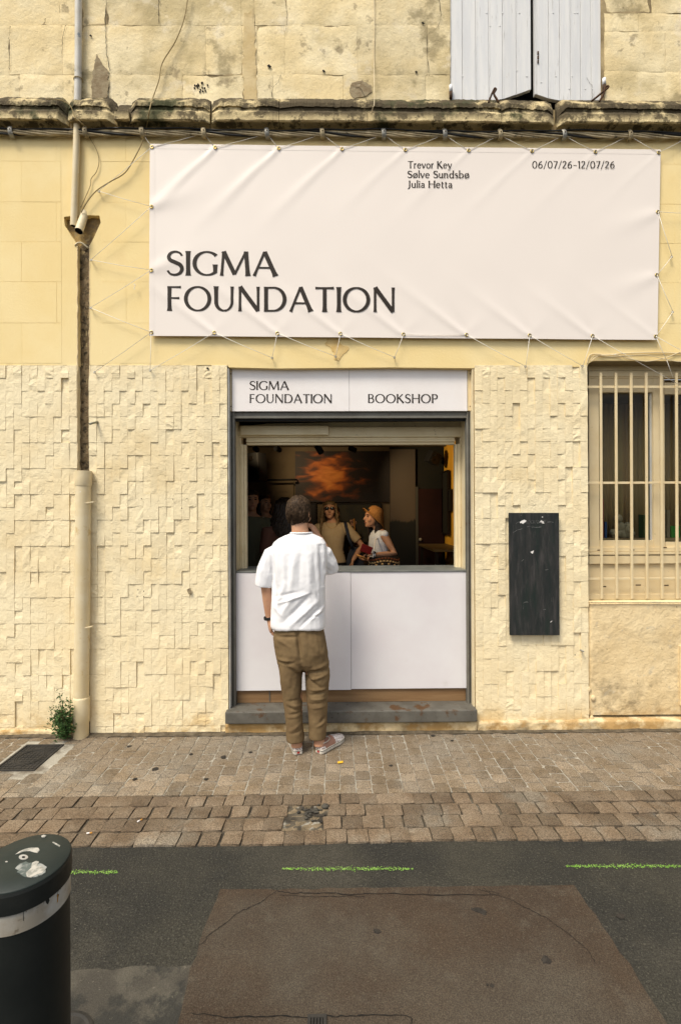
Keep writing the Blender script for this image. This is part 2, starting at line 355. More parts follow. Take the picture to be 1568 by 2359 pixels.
# road: brown patch, concrete patch, cracks, tar
def gpoly(name, mt, pts, z, parent=None, jit=.010, seed=0):
    out = []
    P = [G(*p) for p in pts]
    for i, p in enumerate(P):
        q = P[(i + 1) % len(P)]; k = max(2, int((q - p).length / .05))
        for j in range(k):
            t = p.lerp(q, j / k); out.append((t.x + jit * nz(t.x * 14, t.y * 14, seed), t.y + jit * nz(t.x * 14, t.y * 14, seed + 9)))
    return MB().slab(out, z - .003, z).build(name, mt, parent)
RZ = -.012
patch = struct(gpoly('road_patch', m_patch, [(506, 2046), (640, 2046), (1000, 2040), (1322, 2037), (1352, 2080), (1450, 2220), (1534, 2354), (1600, 2480), (365, 2480), (412, 2340), (440, 2228), (478, 2120)], RZ + .004))
conc = struct(gpoly('concrete_patch', m_conc, [(-200, 2236), (150, 2232), (300, 2226), (446, 2218), (420, 2310), (372, 2470), (-220, 2480)], RZ + .0025, None, .02, 5))
def crack(pts, w, parent, z):
    P = smooth_pts([tuple(G(*p)) for p in pts], 10); b = MB(); L_, R_ = [], []
    for i, p in enumerate(P):
        t = P[min(i + 1, len(P) - 1)] - P[max(i - 1, 0)]; t /= np.linalg.norm(t) + 1e-9; nrm = np.array((-t[1], t[0], 0))
        j = .006 * nz(i * .9, p[0] * 9) + .008 * nz(i * .23, p[0] * 3); ww = w * .6 * (.4 + 1.1 * abs(nz(i * .5, 7.)))
        L_.append((*(p + nrm * (j + ww))[:2], z)); R_.append((*(p + nrm * (j - ww))[:2], z))
    b.grid([L_, R_]); return b.build('crack', m_crack, parent)
Z1 = RZ + .0065
for pts, w in [([(640, 2050), (600, 2076), (545, 2105), (490, 2148), (452, 2180)], .003), ([(640, 2052), (700, 2056), (830, 2058), (990, 2060), (1150, 2060)], .0045), ([(645, 2060), (760, 2064), (840, 2063)], .003),
               ([(986, 2044), (987, 2062)], .003), ([(1112, 2043), (1130, 2058)], .004), ([(1150, 2060), (1200, 2085), (1258, 2115), (1310, 2150), (1350, 2185), (1370, 2215)], .003),
               ([(440, 2334), (560, 2342), (700, 2340), (820, 2338), (935, 2336), (945, 2356)], .0042), ([(1100, 2048), (1150, 2058)], .003)]:
    crack(pts, w, patch, Z1)
for k, (px, py, r, el, rt) in enumerate([(1104, 2096, .013, 2.2, -.5), (1258, 2209, .014, 1.5, .3), (1133, 2268, .007, 1, 0), (1122, 2266, .004, 1, 0), (868, 2143, .009, 2, -.2), (1430, 2108, .012, 1.4, 0)]):
    blob('tar_spot', m_tar, G(px, py), r, patch if px < 1400 else road, Z1, el, 20 + k, rt)
for x0_, x1_ in ((-3.8, 3.8),):
    A, B, n = [], [], 220
    for i in range(n + 1):
        x = x0_ + (x1_ - x0_) * i / n; w_ = .016 + .020 * abs(fbm(x * 5, 3., 1.)) + .012 * max(0, nz(x * 17, 2.))
        A.append((x, WY - .045 - w_, .0028 + .002 * nz(x * 40))); B.append((x, WY + .01, .0085))
    MB().grid([A, B]).build('foot_dirt', mat('dark_gutter_dirt', (.075, .060, .040), .95, (.14, .115, .08), 18, bump=[(120, .8, .006)], grain=.4), pave)
# small drain grate and slab at the very bottom
g0, g1 = G(712, 2353), G(748, 2353); gy1 = G(730, 2340).y; gy0 = G(730, 2372).y
gr = thing('drain_grate', 'small dark iron drain grate sunk in the brown road patch', 'grate', (g0.x, gy0, RZ))
fb = MB()
for (a0, a1, c0, c1) in [(g0.x - .006, g1.x + .006, gy0 - .006, gy0 + .004), (g0.x - .006, g1.x + .006, gy1 - .004, gy1 + .006), (g0.x - .006, g0.x + .004, gy0 + .004, gy1 - .004), (g1.x - .004, g1.x + .006, gy0 + .004, gy1 - .004)]:
    fb.box(a0, a1, c0, c1, RZ, RZ + .009)
fb.build('grate_frame', m_cast, gr)
MB().box(g0.x + .004, g1.x - .004, gy0 + .004, gy1 - .004, RZ + .001, RZ + .0055).build('drain_hole', m_crack, gr)
for k in range(4):
    xx = g0.x + (g1.x - g0.x) * (k + 1) / 5
    MB().box(xx - .0025, xx + .0025, gy0 + .004, gy1 - .004, RZ + .0056, RZ + .0085).build('grate_bar', m_cast, gr)
# green spray dashes: flecks of paint on the grit, each dash one mark
for k, (x0, x1, y, lab) in enumerate([(140, 270, 2006, 'short green spray paint dash on asphalt next to the black bollard'), (650, 952, 1999, 'middle green spray paint dash on asphalt in front of the shop counter'), (1303, 1600, 1993, 'green spray paint dash on asphalt running out of the picture at right')]):
    rnd = random.Random(40 + k); b = MB(); A, B = G(x0, y + (4 if k == 2 else 0) * 0), G(x1, y + (1 if k == 0 else 0))
    n = int((B.x - A.x) * 900)
    for i in range(n):
        t = rnd.random(); cx = A.x + (B.x - A.x) * t; edge = 1 - .45 * abs(2 * t - 1) ** 3
        cy = A.y + (B.y - A.y) * t + rnd.gauss(0, .0062 * edge); s = rnd.uniform(.0012, .0034); a = rnd.random() * 6
        b.add([(cx + s * q * math.cos(a + w), cy + s * q * math.sin(a + w), RZ + .003 + rnd.random() * .0012) for w, q in ((0, 1), (1.4, .7), (2.6, 1.1), (4., .8), (5.2, 1.))], [(0, 1, 2, 3, 4)])
    o = b.build('paint_mark', m_green); tag(o, lab, 'paint mark', 'green paint dashes on the asphalt')
# round dark cover half hidden by the bollard, square cover by the plant
q = G(150, 2385); b = MB(); n = 32
b.loft([[(q.x - .01 + r * math.cos(2 * math.pi * k / n), q.y - .02 + r * math.sin(2 * math.pi * k / n), z) for k in range(n)] for r, z in ((.098, RZ), (.098, RZ + .008), (.088, RZ + .011), (.080, RZ + .008), (.03, RZ + .0085))], True)
tag(b.build('round_cover', m_cast, smooth=False), 'round dark metal cover in the road behind the bollard foot', 'cover')
cv = thing('manhole_cover', 'square cast iron inspection cover set in the setts beside the plant', 'manhole cover', ((CVX0 + CVX1) / 2, CVY0, 0))
b = MB(); t = .016
for a in ((CVX0, CVX1, CVY0, CVY0 + t), (CVX0, CVX1, CVY1 - t, CVY1), (CVX0, CVX0 + t, CVY0 + t, CVY1 - t), (CVX1 - t, CVX1, CVY0 + t, CVY1 - t)): b.box(*a, -.03, .002)
b.build('cover_frame', m_cast, cv, bevel=.002)
MB().box(CVX0 + t + .002, CVX1 - t - .002, CVY0 + t + .002, CVY1 - t - .002, -.03, -.003).build('cover_plate', m_cast, cv)
b = MB(); ccx, ccy = (CVX0 + CVX1) / 2, (CVY0 + CVY1) / 2; n = 36
for r in (.095, .082):
    b.loft([[(ccx + rr * math.cos(2 * math.pi * k / n), ccy + rr * 1.18 * math.sin(2 * math.pi * k / n), z) for k in range(n)] for rr, z in ((r, -.004), (r, .001), (r - .008, .001), (r - .008, -.004))], False)
b.build('raised_ring', m_cast, cv)
b = MB()
for i in range(9):
    for j in range(11):
        x = CVX0 + .03 + i * .026; y = CVY0 + .03 + j * .029
        if ((x - ccx) / .09) ** 2 + ((y - ccy) / .106) ** 2 > 1.25 or ((x - ccx) / .07) ** 2 + ((y - ccy) / .08) ** 2 < .9: b.box(x - .007, x + .007, y - .007, y + .007, -.004, .0005)
b.build('tread_studs', m_cast, cv)['kind'] = 'stuff'
# litter
def butt(px, py, a, lab):
    p = G(px, py); t = thing('cigarette_butt', lab, 'cigarette butt', p)
    d = Vector((math.cos(a), math.sin(a), 0)); p = p + Vector((0, 0, .0075))
    MB().tube([p - d * .014, p + d * .002], .0035, 8).build('paper_end', m_paper, t, True)
    MB().tube([p + d * .002, p + d * .014], .0036, 8).build('filter_tip', mat('cork_filter' + str(px), (.55, .26, .05), .8), t, True)
butt(206, 1924, .15, 'cigarette butt with orange tip on setts above the bollard')
butt(322, 1895, .9, 'white cigarette end lying in a joint between setts')
p = G(785, 1760); b = MB(); b.grid([[(p.x - .022 + .012 * i, p.y - .012 + .012 * j + .003 * i, .006 + .003 * nz(i, j)) for j in range(3)] for i in range(4)])
o = b.build('paper_scrap', mat('yellow_scrap', (.75, .42, .03), .7)); s = o.modifiers.new('s', 'SOLIDIFY'); s.thickness = .0012
tag(o, 'small yellow scrap on the setts behind the standing man', 'scrap')

# ================================================================== building shell
bld = thing('shop_building', 'yellow plastered old shop house with cream slate cladding and stone upper storey', 'building', (0, WY, 0))
CORE = WY + .05
DX0, DX1, DTOP = wx(527), wx(1090), wz(848)                      # shop opening
WX0, WX1, WTOP, WBOT = wx(1354.5), wx(1760), wz(831, 1450), wz(1387, 1450)
UX0, UX1, UBOT = wx(1037), wx(1391), wz(240, 1215)               # shuttered upper window
XL, XR, TOPZ = -6.5, 6.5, 6.6
b = MB()
def core(x0, x1, z0, z1): b.box(x0, x1, CORE, CORE + .24, z0, z1)
core(XL, DX0, -.1, UBOT); core(DX0, DX1, DTOP, UBOT); core(DX0, DX1, -.1, .10); core(DX1, WX0, -.1, UBOT)
core(WX0, WX1, -.1, WBOT); core(WX0, WX1, WTOP, UBOT); core(WX1, XR, -.1, UBOT)
core(XL, UX0, UBOT + .0005, TOPZ); core(UX1, XR, UBOT + .0005, TOPZ); core(UX0, UX1, 6.3, TOPZ)
b.build('wall_core', m_core, bld)
MB().box(UX0 - .05, UX1 + .05, CORE + .25, CORE + .27, UBOT - .1, 6.5).build('dark_room_behind_shutters', m_black, bld)

def facing(name, pts, mt, y0=WY, y1=CORE):
    return MB().prism([(lambda v: (v.x, v.z))(W(px, py)) for px, py in pts], y0, y1).build(name, mt, bld)
LX, RX_ = -1150, 2750               # wall goes on past the picture on both sides
facing('plaster_facing', [(LX, 290), (188, 294), (188, 498), (170, 497), (147, 500), (149, 520), (165, 545), (177, 562), (179, 842), (LX, 842)], m_yellow)
facing('plaster_facing', [(188, 294), (1640, 299), (RX_, 302), (RX_, 836), (1760, 833), (1390, 831.5), (1366, 832), (1355, 838), (1352, 846), (1094, 844), (1091, 849), (900, 847), (640, 849.5), (527, 847), (524, 842), (206, 842), (206, 600), (208, 563), (217, 546), (232, 513), (229, 497), (205, 496), (188, 498)], m_yellow)
# painted block courses that show through the plaster
zc = [wz(p, 100) for p in (297, 372, 466, 558, 650, 745, 838)]
def plates(x0, x1, cols, skip=None):
    for r in range(6):
        off = (r % 2) * .26; xs = [x0]
        x = math.floor(x0 / .52) * .52 + off
        while x < x1:
            if x > x0 + .05: xs.append(x)
            x += .52
        xs.append(x1)
        for a, c in zip(xs[:-1], xs[1:]):
            if skip and skip(a, c, zc[r + 1], zc[r]): continue
            if c - a < .03: continue
            bb = MB(); g = .0010; t = .0006 + random.uniform(0, .0011)
            bb.box(a + g, c - g, WY - t, WY + .001, zc[r + 1] + g, zc[r] - g)
            bb.build('plaster_block', m_yellow, bld, bevel=.0005)
cav0, cav1, cavz0, cavz1 = wx(143), wx(234), wz(566, 190), wz(494, 190)
plates(wx(-60), wx(144), 0); plates(wx(236), wx(352), 0); plates(wx(1505), wx(1660), 0, lambda a, c, z0, z1: z0 < WTOP + .03)

# cavity + chase where the old pipe ran
b = MB(); n, k = 8, 130; x0, x1, z0, z1 = wx(174), wx(212), -.02, wz(556, 190)
b.grid([[(x0 + (x1 - x0) * i / n, CORE - .002 - .020 * abs(fbm(i * .5, j * .33, 3.)) - .012 * fbm(i * .9, j * .8, 8.), z0 + (z1 - z0) * j / k) for j in range(k + 1)] for i in range(n + 1)])
b.build('pipe_chase', m_chase, bld, True)
b = MB(); n = 14
b.grid([[(cav0 + (cav1 - cav0) * i / n, CORE - .006 - .012 * fbm(i * .4, j * .4, 5.), cavz0 + (cavz1 - cavz0) * j / n) for j in range(n + 1)] for i in range(n + 1)])
b.build('pipe_cavity', mat('cavity_render', (.40, .28, .11), .95, (.22, .16, .09), 12, bump=[(50, .8, .01)]), bld, True)
MB().tube(smooth_pts([tuple(W(px, py, WY - .003)) for px, py in ((172, 566), (180, 560), (190, 561), (203, 572))], 4), .006, 7).build('plaster_lip', m_pvcy, bld, True)
# small mortar ledge rims of the chase
for side, px in ((-1, 179.5), (1, 206)):
    pts = [W(px + side * 1.0 + 1.6 * nz(py * .05, side), py, WY + .002) for py in range(566, 1090, 8)]
    MB().tube(pts, [.004 + .004 * abs(nz(i * .7, side * 5)) for i in range(len(pts))], 5).build('chase_edge', m_base, bld, True)

# cladding: backing, then split-face tiles
def region(px0, px1, py0=842): return wx(px0), wx(px1), 0.0, wz(py0)
REG = [region(-1100, -240), region(-240, 179), region(206.5, 524.5), region(1093.5, 1353), region(2300, 2700)]
for (x0, x1, z0, z1) in REG: MB().box(x0, x1, WY + .012, CORE, -.05, z1).build('cladding_backing', m_tile, bld)
def tile_mesh(seed, h):
    rnd = random.Random(seed); b = MB(); nx, nz_ = 2, 5; w = .0578; sx, sz = rnd.uniform(-.0012, .0012), rnd.uniform(-.0008, .0026)
    ridge = rnd.random()
    def P(i, j):
        u, v = i / nx, j / nz_; e = i in (0, nx) or j in (0, nz_)
        y = -.0125 + sx * (2 * u - 1) + sz * (2 * v - 1) + rnd.uniform(-.0013, .0013)
        if ridge > .8: y -= .004 * math.exp(-((v - rnd.uniform(.3, .7)) / .2) ** 2)
        if ridge < .15: y += .004 * (u > .4) * (v > .5)
        return (w * (u - .5), min(y, -.0045), h * (v - .5))
    Pt = [[P(i, j) for j in range(nz_ + 1)] for i in range(nx + 1)]; b.grid(Pt)
    rim = [Pt[i][0] for i in range(nx)] + [Pt[nx][j] for j in range(nz_)] + [Pt[i][nz_] for i in range(nx, 0, -1)] + [Pt[0][j] for j in range(nz_, 0, -1)]
    back = [(p[0], .006, p[2]) for p in rim]; k = len(rim)
    b.add(rim + back, [(q, (q + 1) % k, k + (q + 1) % k, k + q) for q in range(k)])
    return b.mesh('cladding_tile', m_tile)
TF = [tile_mesh(s, .1925) for s in range(16)]; TH = [tile_mesh(100 + s, .0955) for s in range(8)]
tl = []
for ri, (x0, x1, z0, z1) in enumerate(REG):
    nc = max(1, round((x1 - x0) / .0585)); pit = (x1 - x0) / nc
    for c in range(nc):
        x = x0 + (c + .5) * pit; z = z1 - .0005; first = True
        while z > -.02:
            hf = (first and c % 2) or random.random() < .06; first = False
            h = .097 if hf else .194
            if z - h < -.03: hf, h = True, .097
            d = random.choice((0, 0, .0008, .0016, .0024, .0038)) + random.uniform(0, .0012)
            if random.random() < .035: d = -.006
            tl.append((x, WY + .012 - d - .003, z - h / 2, random.choice(TH if hf else TF), pit / .0585, random.random() < .5))
            z -= h
tl.sort(key=lambda t: (t[0] ** 2 + (t[2] - CAM_H) ** 2))
inplay = lambda t: not (wx(1180) < t[0] < wx(1280) and wz(1455) < t[2] < wz(1190))
tl.sort(key=lambda t: not inplay(t))
mass = MB()
for i, (x, y, z, me, sx, fl) in enumerate(tl):
    if i < 300:
        o = link_mesh('cladding_tile', me, bld, (x, y, z)); o.scale = (sx, 1, 1)
        if fl: o.scale.x = -sx
    else:
        M = Matrix.Translation((x, y, z)) @ Matrix.Diagonal((-sx if fl else sx, 1, 1, 1))
        mass.add([M @ v.co for v in me.vertices], [tuple(p.vertices) for p in me.polygons])
mass.build('cladding_tiles', m_tile, bld)['kind'] = 'stuff'
# rough rendered foot of the wall, and the plain render under the barred window
def rough_panel(name, px0, px1, z0, z1, yb, amp, sc, mt, seed):
    x0, x1 = wx(px0), wx(px1); n = int((x1 - x0) / .022) + 2; k = int((z1 - z0) / .022) + 2
    P = [[(x0 + (x1 - x0) * i / n, yb - amp * (fbm(i * .022 * sc, j * .022 * sc, seed) + .5 * nz(i * .8, j * .8, seed)) , z0 + (z1 - z0) * j / k) for j in range(k + 1)] for i in range(n + 1)]
    for i in range(n + 1): P[i][k] = (P[i][k][0], CORE, P[i][k][2])
    for j in range(k + 1): P[0][j] = (P[0][j][0], CORE, P[0][j][2]); P[n][j] = (P[n][j][0], CORE, P[n][j][2])
    return MB().grid(P).build(name, mt, bld, True)
rough_panel('render_panel', 1352, 1770, .10, WBOT, WY + .006, .006, 3., m_base, 2.)
rough_panel('render_panel', 1770, 2300, .10, DTOP, WY + .006, .006, 3., m_base, 7.)
rough_panel('render_foot', 1090, 2300, -.03, .085, WY - .022, .012, 5., m_base, 3.)
rough_panel('render_foot', 512, 1100, -.03, .080, WY - .020, .008, 5., m_base, 4.)
rough_panel('render_foot', -500, 176, -.03, .050, WY - .018, .012, 5., m_base, 6.)
b = MB(); pts = [W(px, 1388.5, WY - .006) for px in range(1356, 1680, 6)]
b.tube(pts, [.006 + .003 * abs(nz(i * .8)) for i in range(len(pts))], 6).build('sill_edge', m_base, bld, True)
# flaked edge pieces at the corner of the render
for k, (px, py, r) in enumerate([(1347, 1490, .022), (1345, 1476, .016), (1350, 1515, .018), (1352, 1560, .014), (1356, 1590, .018), (1366, 1610, .02), (1354, 1640, .02), (1362, 1655, .016)]):
    p = W(px, py, WY + .002); MB().ball(p, (r, .008, r * 1.25), 9, 6).build('render_lump', m_base, bld, True)

# upper storey stone blocks
rows = [(-420, -300, [-700, -60, 200, 480, 700, 900, 1037]), (-300, -200, [-700, -200, 60, 300, 520, 800, 1037]), (-200, -60, [-700, -100, 137, 330, 560, 760, 1037]), (-60, 58, [-700, -160, 137, 188, 245, 366, 555, 585, 660, 862, 1037]),
        (58, 172, [-700, -150, 22, 143, 188, 245, 473, 558, 592, 655, 823, 984, 1037]), (172, 262, [-700, -120, 45, 188, 250, 420, 562, 628, 790, 980, 1037]),
        (-420, -60, [1392, 1560, 1760, 2400]), (-60, 30, [1392, 1500, 1690, 2400]), (30, 72, [1392, 1470, 1620, 2400]), (72, 165, [1392, 1532, 1660, 2400]), (165, 262, [1392, 1590, 1760, 2400])]
def stone(px0, px1, py0, py1, seed):
    a, c = W(px0, py1), W(px1, py0); g = .0016; x0, x1, z0, z1 = a.x + g, c.x - g, a.z + g, c.z - g
    n = max(4, int((x1 - x0) / .018)); k = max(4, int((z1 - z0) / .018)); off = random.Random(seed).uniform(-.0015, .0015)
    P = []
    for i in range(n + 1):
        col_ = []
        for j in range(k + 1):
            e = min(i, n - i, j, k - j); x = x0 + (x1 - x0) * i / n; z = z0 + (z1 - z0) * j / k
            y = WY + off - .004 * fbm(x * 4, z * 4, seed * .1)
            if e == 0:
                y += .0022 + .010 * max(0, nz(x * 7, z * 7, 1.3) - .42); x += .005 * nz(x * 20, z * 20) * (i in (0, n)); z += .005 * nz(x * 20, z * 20, 4) * (j in (0, k))
            elif e == 1: y += .0004
            col_.append((x, y, z))
        P.append(col_)
    b = MB().grid(P)
    rim = [P[i][0] for i in range(n)] + [P[n][j] for j in range(k)] + [P[i][k] for i in range(n, 0, -1)] + [P[0][j] for j in range(k, 0, -1)]
    bk = [(p[0], CORE - .001, p[2]) for p in rim]; q = len(rim)
    b.add(rim + bk, [(s, (s + 1) % q, q + (s + 1) % q, q + s) for s in range(q)])
    return b.build('stone_block', m_stone, bld, True)
sd = 0
for py0, py1, xs in rows:
    for a, c in zip(xs[:-1], xs[1:]): sd += 1; stone(a, c, py0, py1, sd)
MB().box(XL, UX0, WY + .0045, CORE, wz(262), 6.5).build('stone_joints', m_mortar, bld)
MB().box(UX1, XR, WY + .0045, CORE, wz(262), 6.5).build('stone_joints', m_mortar, bld)
def wcrack(pts, w, mt=m_crack, jag=2.2, name='wall_crack', Y=WY - .0075):
    P = smooth_pts(pts, 8); A, B = [], []
    for i, p in enumerate(P):
        j = jag * nz(i * .45, p[1] * .11, 2.); ww = w * (.35 + 1.1 * abs(nz(i * .33, p[0] * .07)))
        A.append(W(p[0] + j - ww, p[1] + ww * .4, Y)); B.append(W(p[0] + j + ww, p[1] - ww * .4, Y))
    return MB().grid([A, B]).build(name, mt, bld)
wcrack([(245, -5), (243, 60), (244, 95), (246, 125), (252, 165), (250, 232)], .9); wcrack([(366, -5), (365, 30), (367, 52)], 1.0)
wcrack([(143, 125), (145, 85), (150, 60), (160, 52)], .8); wcrack([(22, 160), (21, 100), (23, 60)], .7); wcrack([(1010, -5), (1015, 40), (1005, 65), (985, 80), (984, 130), (987, 168)], .8)
wcrack([(655, -5), (662, 40), (656, 78)], .6); wcrack([(628, 235), (627, 205), (640, 190), (647, 172)], .9); wcrack([(845, 232), (830, 205), (812, 200)], .6, jag=3)
m_bare = mat('bare_grey_render', (.24, .18, .105), .95, (.33, .27, .17), 22, stains=[((.55, .48, .35), 16, .62, .68, .8)], bump=[(60, .7, .006)])
def flake(pts, mt, name, Y=WY - .006, sub=8, jit=3.0):
    out = []; n = len(pts)
    for i in range(n):
        p, q = pts[i], pts[(i + 1) % n]
        for j in range(sub):
            t = j / sub; x = p[0] + (q[0] - p[0]) * t; y = p[1] + (q[1] - p[1]) * t
            v = W(x + jit * nz(x * .13, y * .13), y + jit * nz(x * .13, y * .13, 6.), Y); out.append((v.x, v.z))
    return MB().prism(out, Y, Y + .004).build(name, mt, bld)
flake([(222, 124), (238, 150), (250, 163), (249, 190), (247, 224), (212, 228), (210, 200), (214, 165)], m_bare, 'bare_patch')
flake([(810, 190), (835, 186), (855, 197), (856, 212), (838, 222), (815, 228), (804, 212)], m_bare, 'bare_patch')
flake([(562, 30), (584, 20), (590, 140), (592, 233), (562, 233), (560, 140)], mat('ochre_repair_strip', (.58, .44, .22), .95, (.66, .53, .30), 6, stains=[((.36, .27, .13), 5, .5, .64, .6)], bump=[(50, .6, .005)]), 'repair_strip', WY - .0040, 14, 7.)
b = 0
for k in range(15):                 # cluster of drilled vent holes
    a = random.random() * 6.28; q = 16 * math.sqrt(random.random()); p = W(463 + q * math.cos(a), 200 + q * .75 * math.sin(a), WY - .0065)
    MB().loft([[p + Vector((.0065 * math.cos(6.283 * j / 10), yy, .0065 * math.sin(6.283 * j / 10))) for j in range(10)] for yy in (0, .004)]).build('vent_hole', m_crack, bld)
for px, py, r in [(208, 81, .011), (974, 52, .012), (958, 165, .012), (620, 152, .016), (745, 163, .012), (478, 849, .012), (1690, 900, .004)]:
    flake([(px - r * 300, py), (px, py - r * 220), (px + r * 320, py + 1), (px + 1, py + r * 240)], m_crack, 'chipped_hole', WY - .0078, 4, 1.5)
for px, py, r in [(514, 1372, .006), (435, 1363, .018)]:
    flake([(px - r * 300, py - r * 200), (px + r * 200, py - r * 420), (px + r * 320, py + r * 200), (px, py + r * 420)], m_bare, 'chipped_tile', WY - .020, 4, 2.)
for px, py in [(331, 1363), (318, 1360), (331, 1376), (316, 1376), (435, 1360), (440, 1370), (326, 1150), (431, 1149), (398, 1151), (419, 1172), (1324, 1510)]:
    p = W(px, py, WY - .019); MB().ball(p, (.004, .003, .004), 8, 5).build('screw_hole', m_crack, bld)
# cornice stones
def cornice(px0, px1, seed, chipL=0, chipR=0, low=0):
    prof = [(0., 226), (.080, 231), (.098, 234), (.104, 243), (.088, 247), (.086, 254), (.110, 258), (.116, 275), (.104, 279), (.060, 283), (.042, 289), (.012, 297), (0., 301)]
    prof = [(d * .78, py) for d, py in prof]; x0, x1 = wx(px0), wx(px1); n = max(4, int((x1 - x0) / .009)); rings = []
    for i in range(n + 1):
        x = x0 + (x1 - x0) * i / n; t = i / n; ring = []
        er = .010 * max(0, nz(x * 7, seed)) + .008 * abs(nz(x * 19, seed * 2.)) + .006 * abs(nz(x * 60, seed)) + .02 * max(0, nz(x * 2.3, seed + 5.) - .25)
        eL = max(0, 1 - i * (x1 - x0) / n / .05) * chipL; eR = max(0, 1 - (n - i) * (x1 - x0) / n / .05) * chipR
        for k, (d, py) in enumerate(prof):
            top = 1 if k < 4 else (.55 if k < 8 else .2)
            dd = d - (er * top * (1 if d > .03 else .2)) - (eL + eR) * d * .8 + .004 * nz(x * 11, k * .7, seed)
            zz = wz(py, 784, WY - d) - (er * .8 if k < 4 else 0) - (eL + eR) * (.05 if k < 5 else 0) - low * (.05 if k < 4 else (.02 if k < 6 else 0)) + .003 * nz(x * 13, k * .9, seed + 3)
            if low and k < 6: dd *= .55
            ring.append((x, WY + .004 - max(dd, .0), zz))
        rings.append(ring)
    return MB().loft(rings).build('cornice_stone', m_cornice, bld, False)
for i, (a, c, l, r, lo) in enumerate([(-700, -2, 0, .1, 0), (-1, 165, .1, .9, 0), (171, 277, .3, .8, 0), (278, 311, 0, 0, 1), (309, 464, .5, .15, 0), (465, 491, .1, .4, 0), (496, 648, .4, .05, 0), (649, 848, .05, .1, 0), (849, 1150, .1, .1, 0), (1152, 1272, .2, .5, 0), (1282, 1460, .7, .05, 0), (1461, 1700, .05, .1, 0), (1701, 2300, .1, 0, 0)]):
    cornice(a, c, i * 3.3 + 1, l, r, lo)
flake([(-40, 281), (400, 283), (900, 285), (1620, 289), (1620, 303), (1200, 302), (700, 299), (300, 298), (-40, 296)], mat('brown_frieze', (.33, .24, .12), .95, (.45, .34, .17), 5, stains=[((.14, .10, .06), 8, .52, .64, .7)], bump=[(50, .6, .006)]), 'cornice_frieze', WY - .004, 20, 3.)  # frieze strip in blotchy brown, darker than the plaster below

# ------------------------------------------------------------------ shuttered upper window
def shutter(edges, bottoms, Y, label, hinge_left):
    s = adopt(bpy.data.objects.new('shutter', None), bld); COL.objects.link(s); s['label'] = label
    for i, (a, c) in enumerate(zip(edges[:-1], edges[1:])):
        def zb(px):
            return wz(np.interp(px, [q[0] for q in bottoms], [q[1] for q in bottoms]), px, Y)
        x0, x1 = wx(a, Y) + .0016, wx(c, Y) - .0016; g = .004
        P = [(x0, zb(a)), (x1, zb(c)), (x1, 6.25), (x0, 6.25)]
        bb = MB(); bb.prism(P, Y, Y + .028)
        bb.prism([(x0 + .004, zb(a) + .002), (x0 + .0075, zb(a) + .002), (x0 + .0075, 6.24), (x0 + .004, 6.24)], Y - .0025, Y + .001)
        bb.build('plank', m_shut, s, bevel=.0025)
    x0, x1 = wx(edges[0], Y) + .03, wx(edges[-1], Y) - .03
    MB().box(x0, x1, Y + .0285, Y + .05, wz(120, 1200, Y), wz(100, 1200, Y)).build('batten', m_shut, s)
    for k in range(9):
        p = W(random.uniform(edges[0] + 6, edges[-1] - 6), random.choice((30, 60, 163, 176, 190, 205)), Y - .001)
        MB().ball(p, (.0055, .003, .0055), 8, 5).build('nail_head', m_shut, s, True)
    return s
SY = WY + .012
shutter([1041, 1069, 1100, 1130, 1161.5, 1193, 1227], [(1041, 234), (1148, 233), (1190, 219), (1227, 206)], SY, 'wider white plank shutter leaf left of the dark gap', True)
shutter([1238.5, 1267.5, 1293, 1317.5, 1341, 1365.5, 1388], [(1238, 217), (1262, 226), (1294, 232), (1388, 231)], SY + .006, 'narrower white plank shutter leaf with a split plank', False)
Y2 = SY + .004
MB().prism([(wx(1235.5, Y2), wz(217, 1236, Y2)), (wx(1238, Y2), wz(217, 1236, Y2)), (wx(1238, Y2), 6.25), (wx(1235.5, Y2), 6.25)], Y2, Y2 + .03).build('shutter_edge', m_shut, bld)
wcrack([(1350, 178), (1358, 192), (1364, 200), (1363, 228)], .5, Y=SY + .003, name='split')
for k in range(3):
    p = W(1239, 121 + 10 * k, SY - .002); MB().box(p.x - .005, p.x + .006, p.y, p.y + .012, p.z - .012, p.z + .012).build('hinge_knuckle', m_iron, bld, bevel=.002)
for pts in ([(1124, 238), (1130, 222), (1136, 209), (1139, 204), (1142, 207), (1137, 216), (1142, 226), (1148, 236)], [(1362, 233), (1376, 222), (1388, 212), (1401, 201), (1397, 199), (1392, 204), (1390, 216), (1380, 234)]):
    MB().tube(smooth_pts([tuple(W(px, py, WY - .055)) for px, py in pts], 5), .0075, 7).build('iron_stay', m_iron, bld, True)
for px, py in ((1038, 212), (1391, 196)):
    p = W(px, py, WY - .012); MB().tube([p + Vector((0, 0, -.05)), p + Vector((0, 0, .0))], .012, 9).build('shutter_hinge', m_iron, bld, True)
    MB().tube([p + Vector((0, 0, .001)), p + Vector((0, 0, .05))], .013, 9).build('hinge_sleeve', m_shut, bld, True)
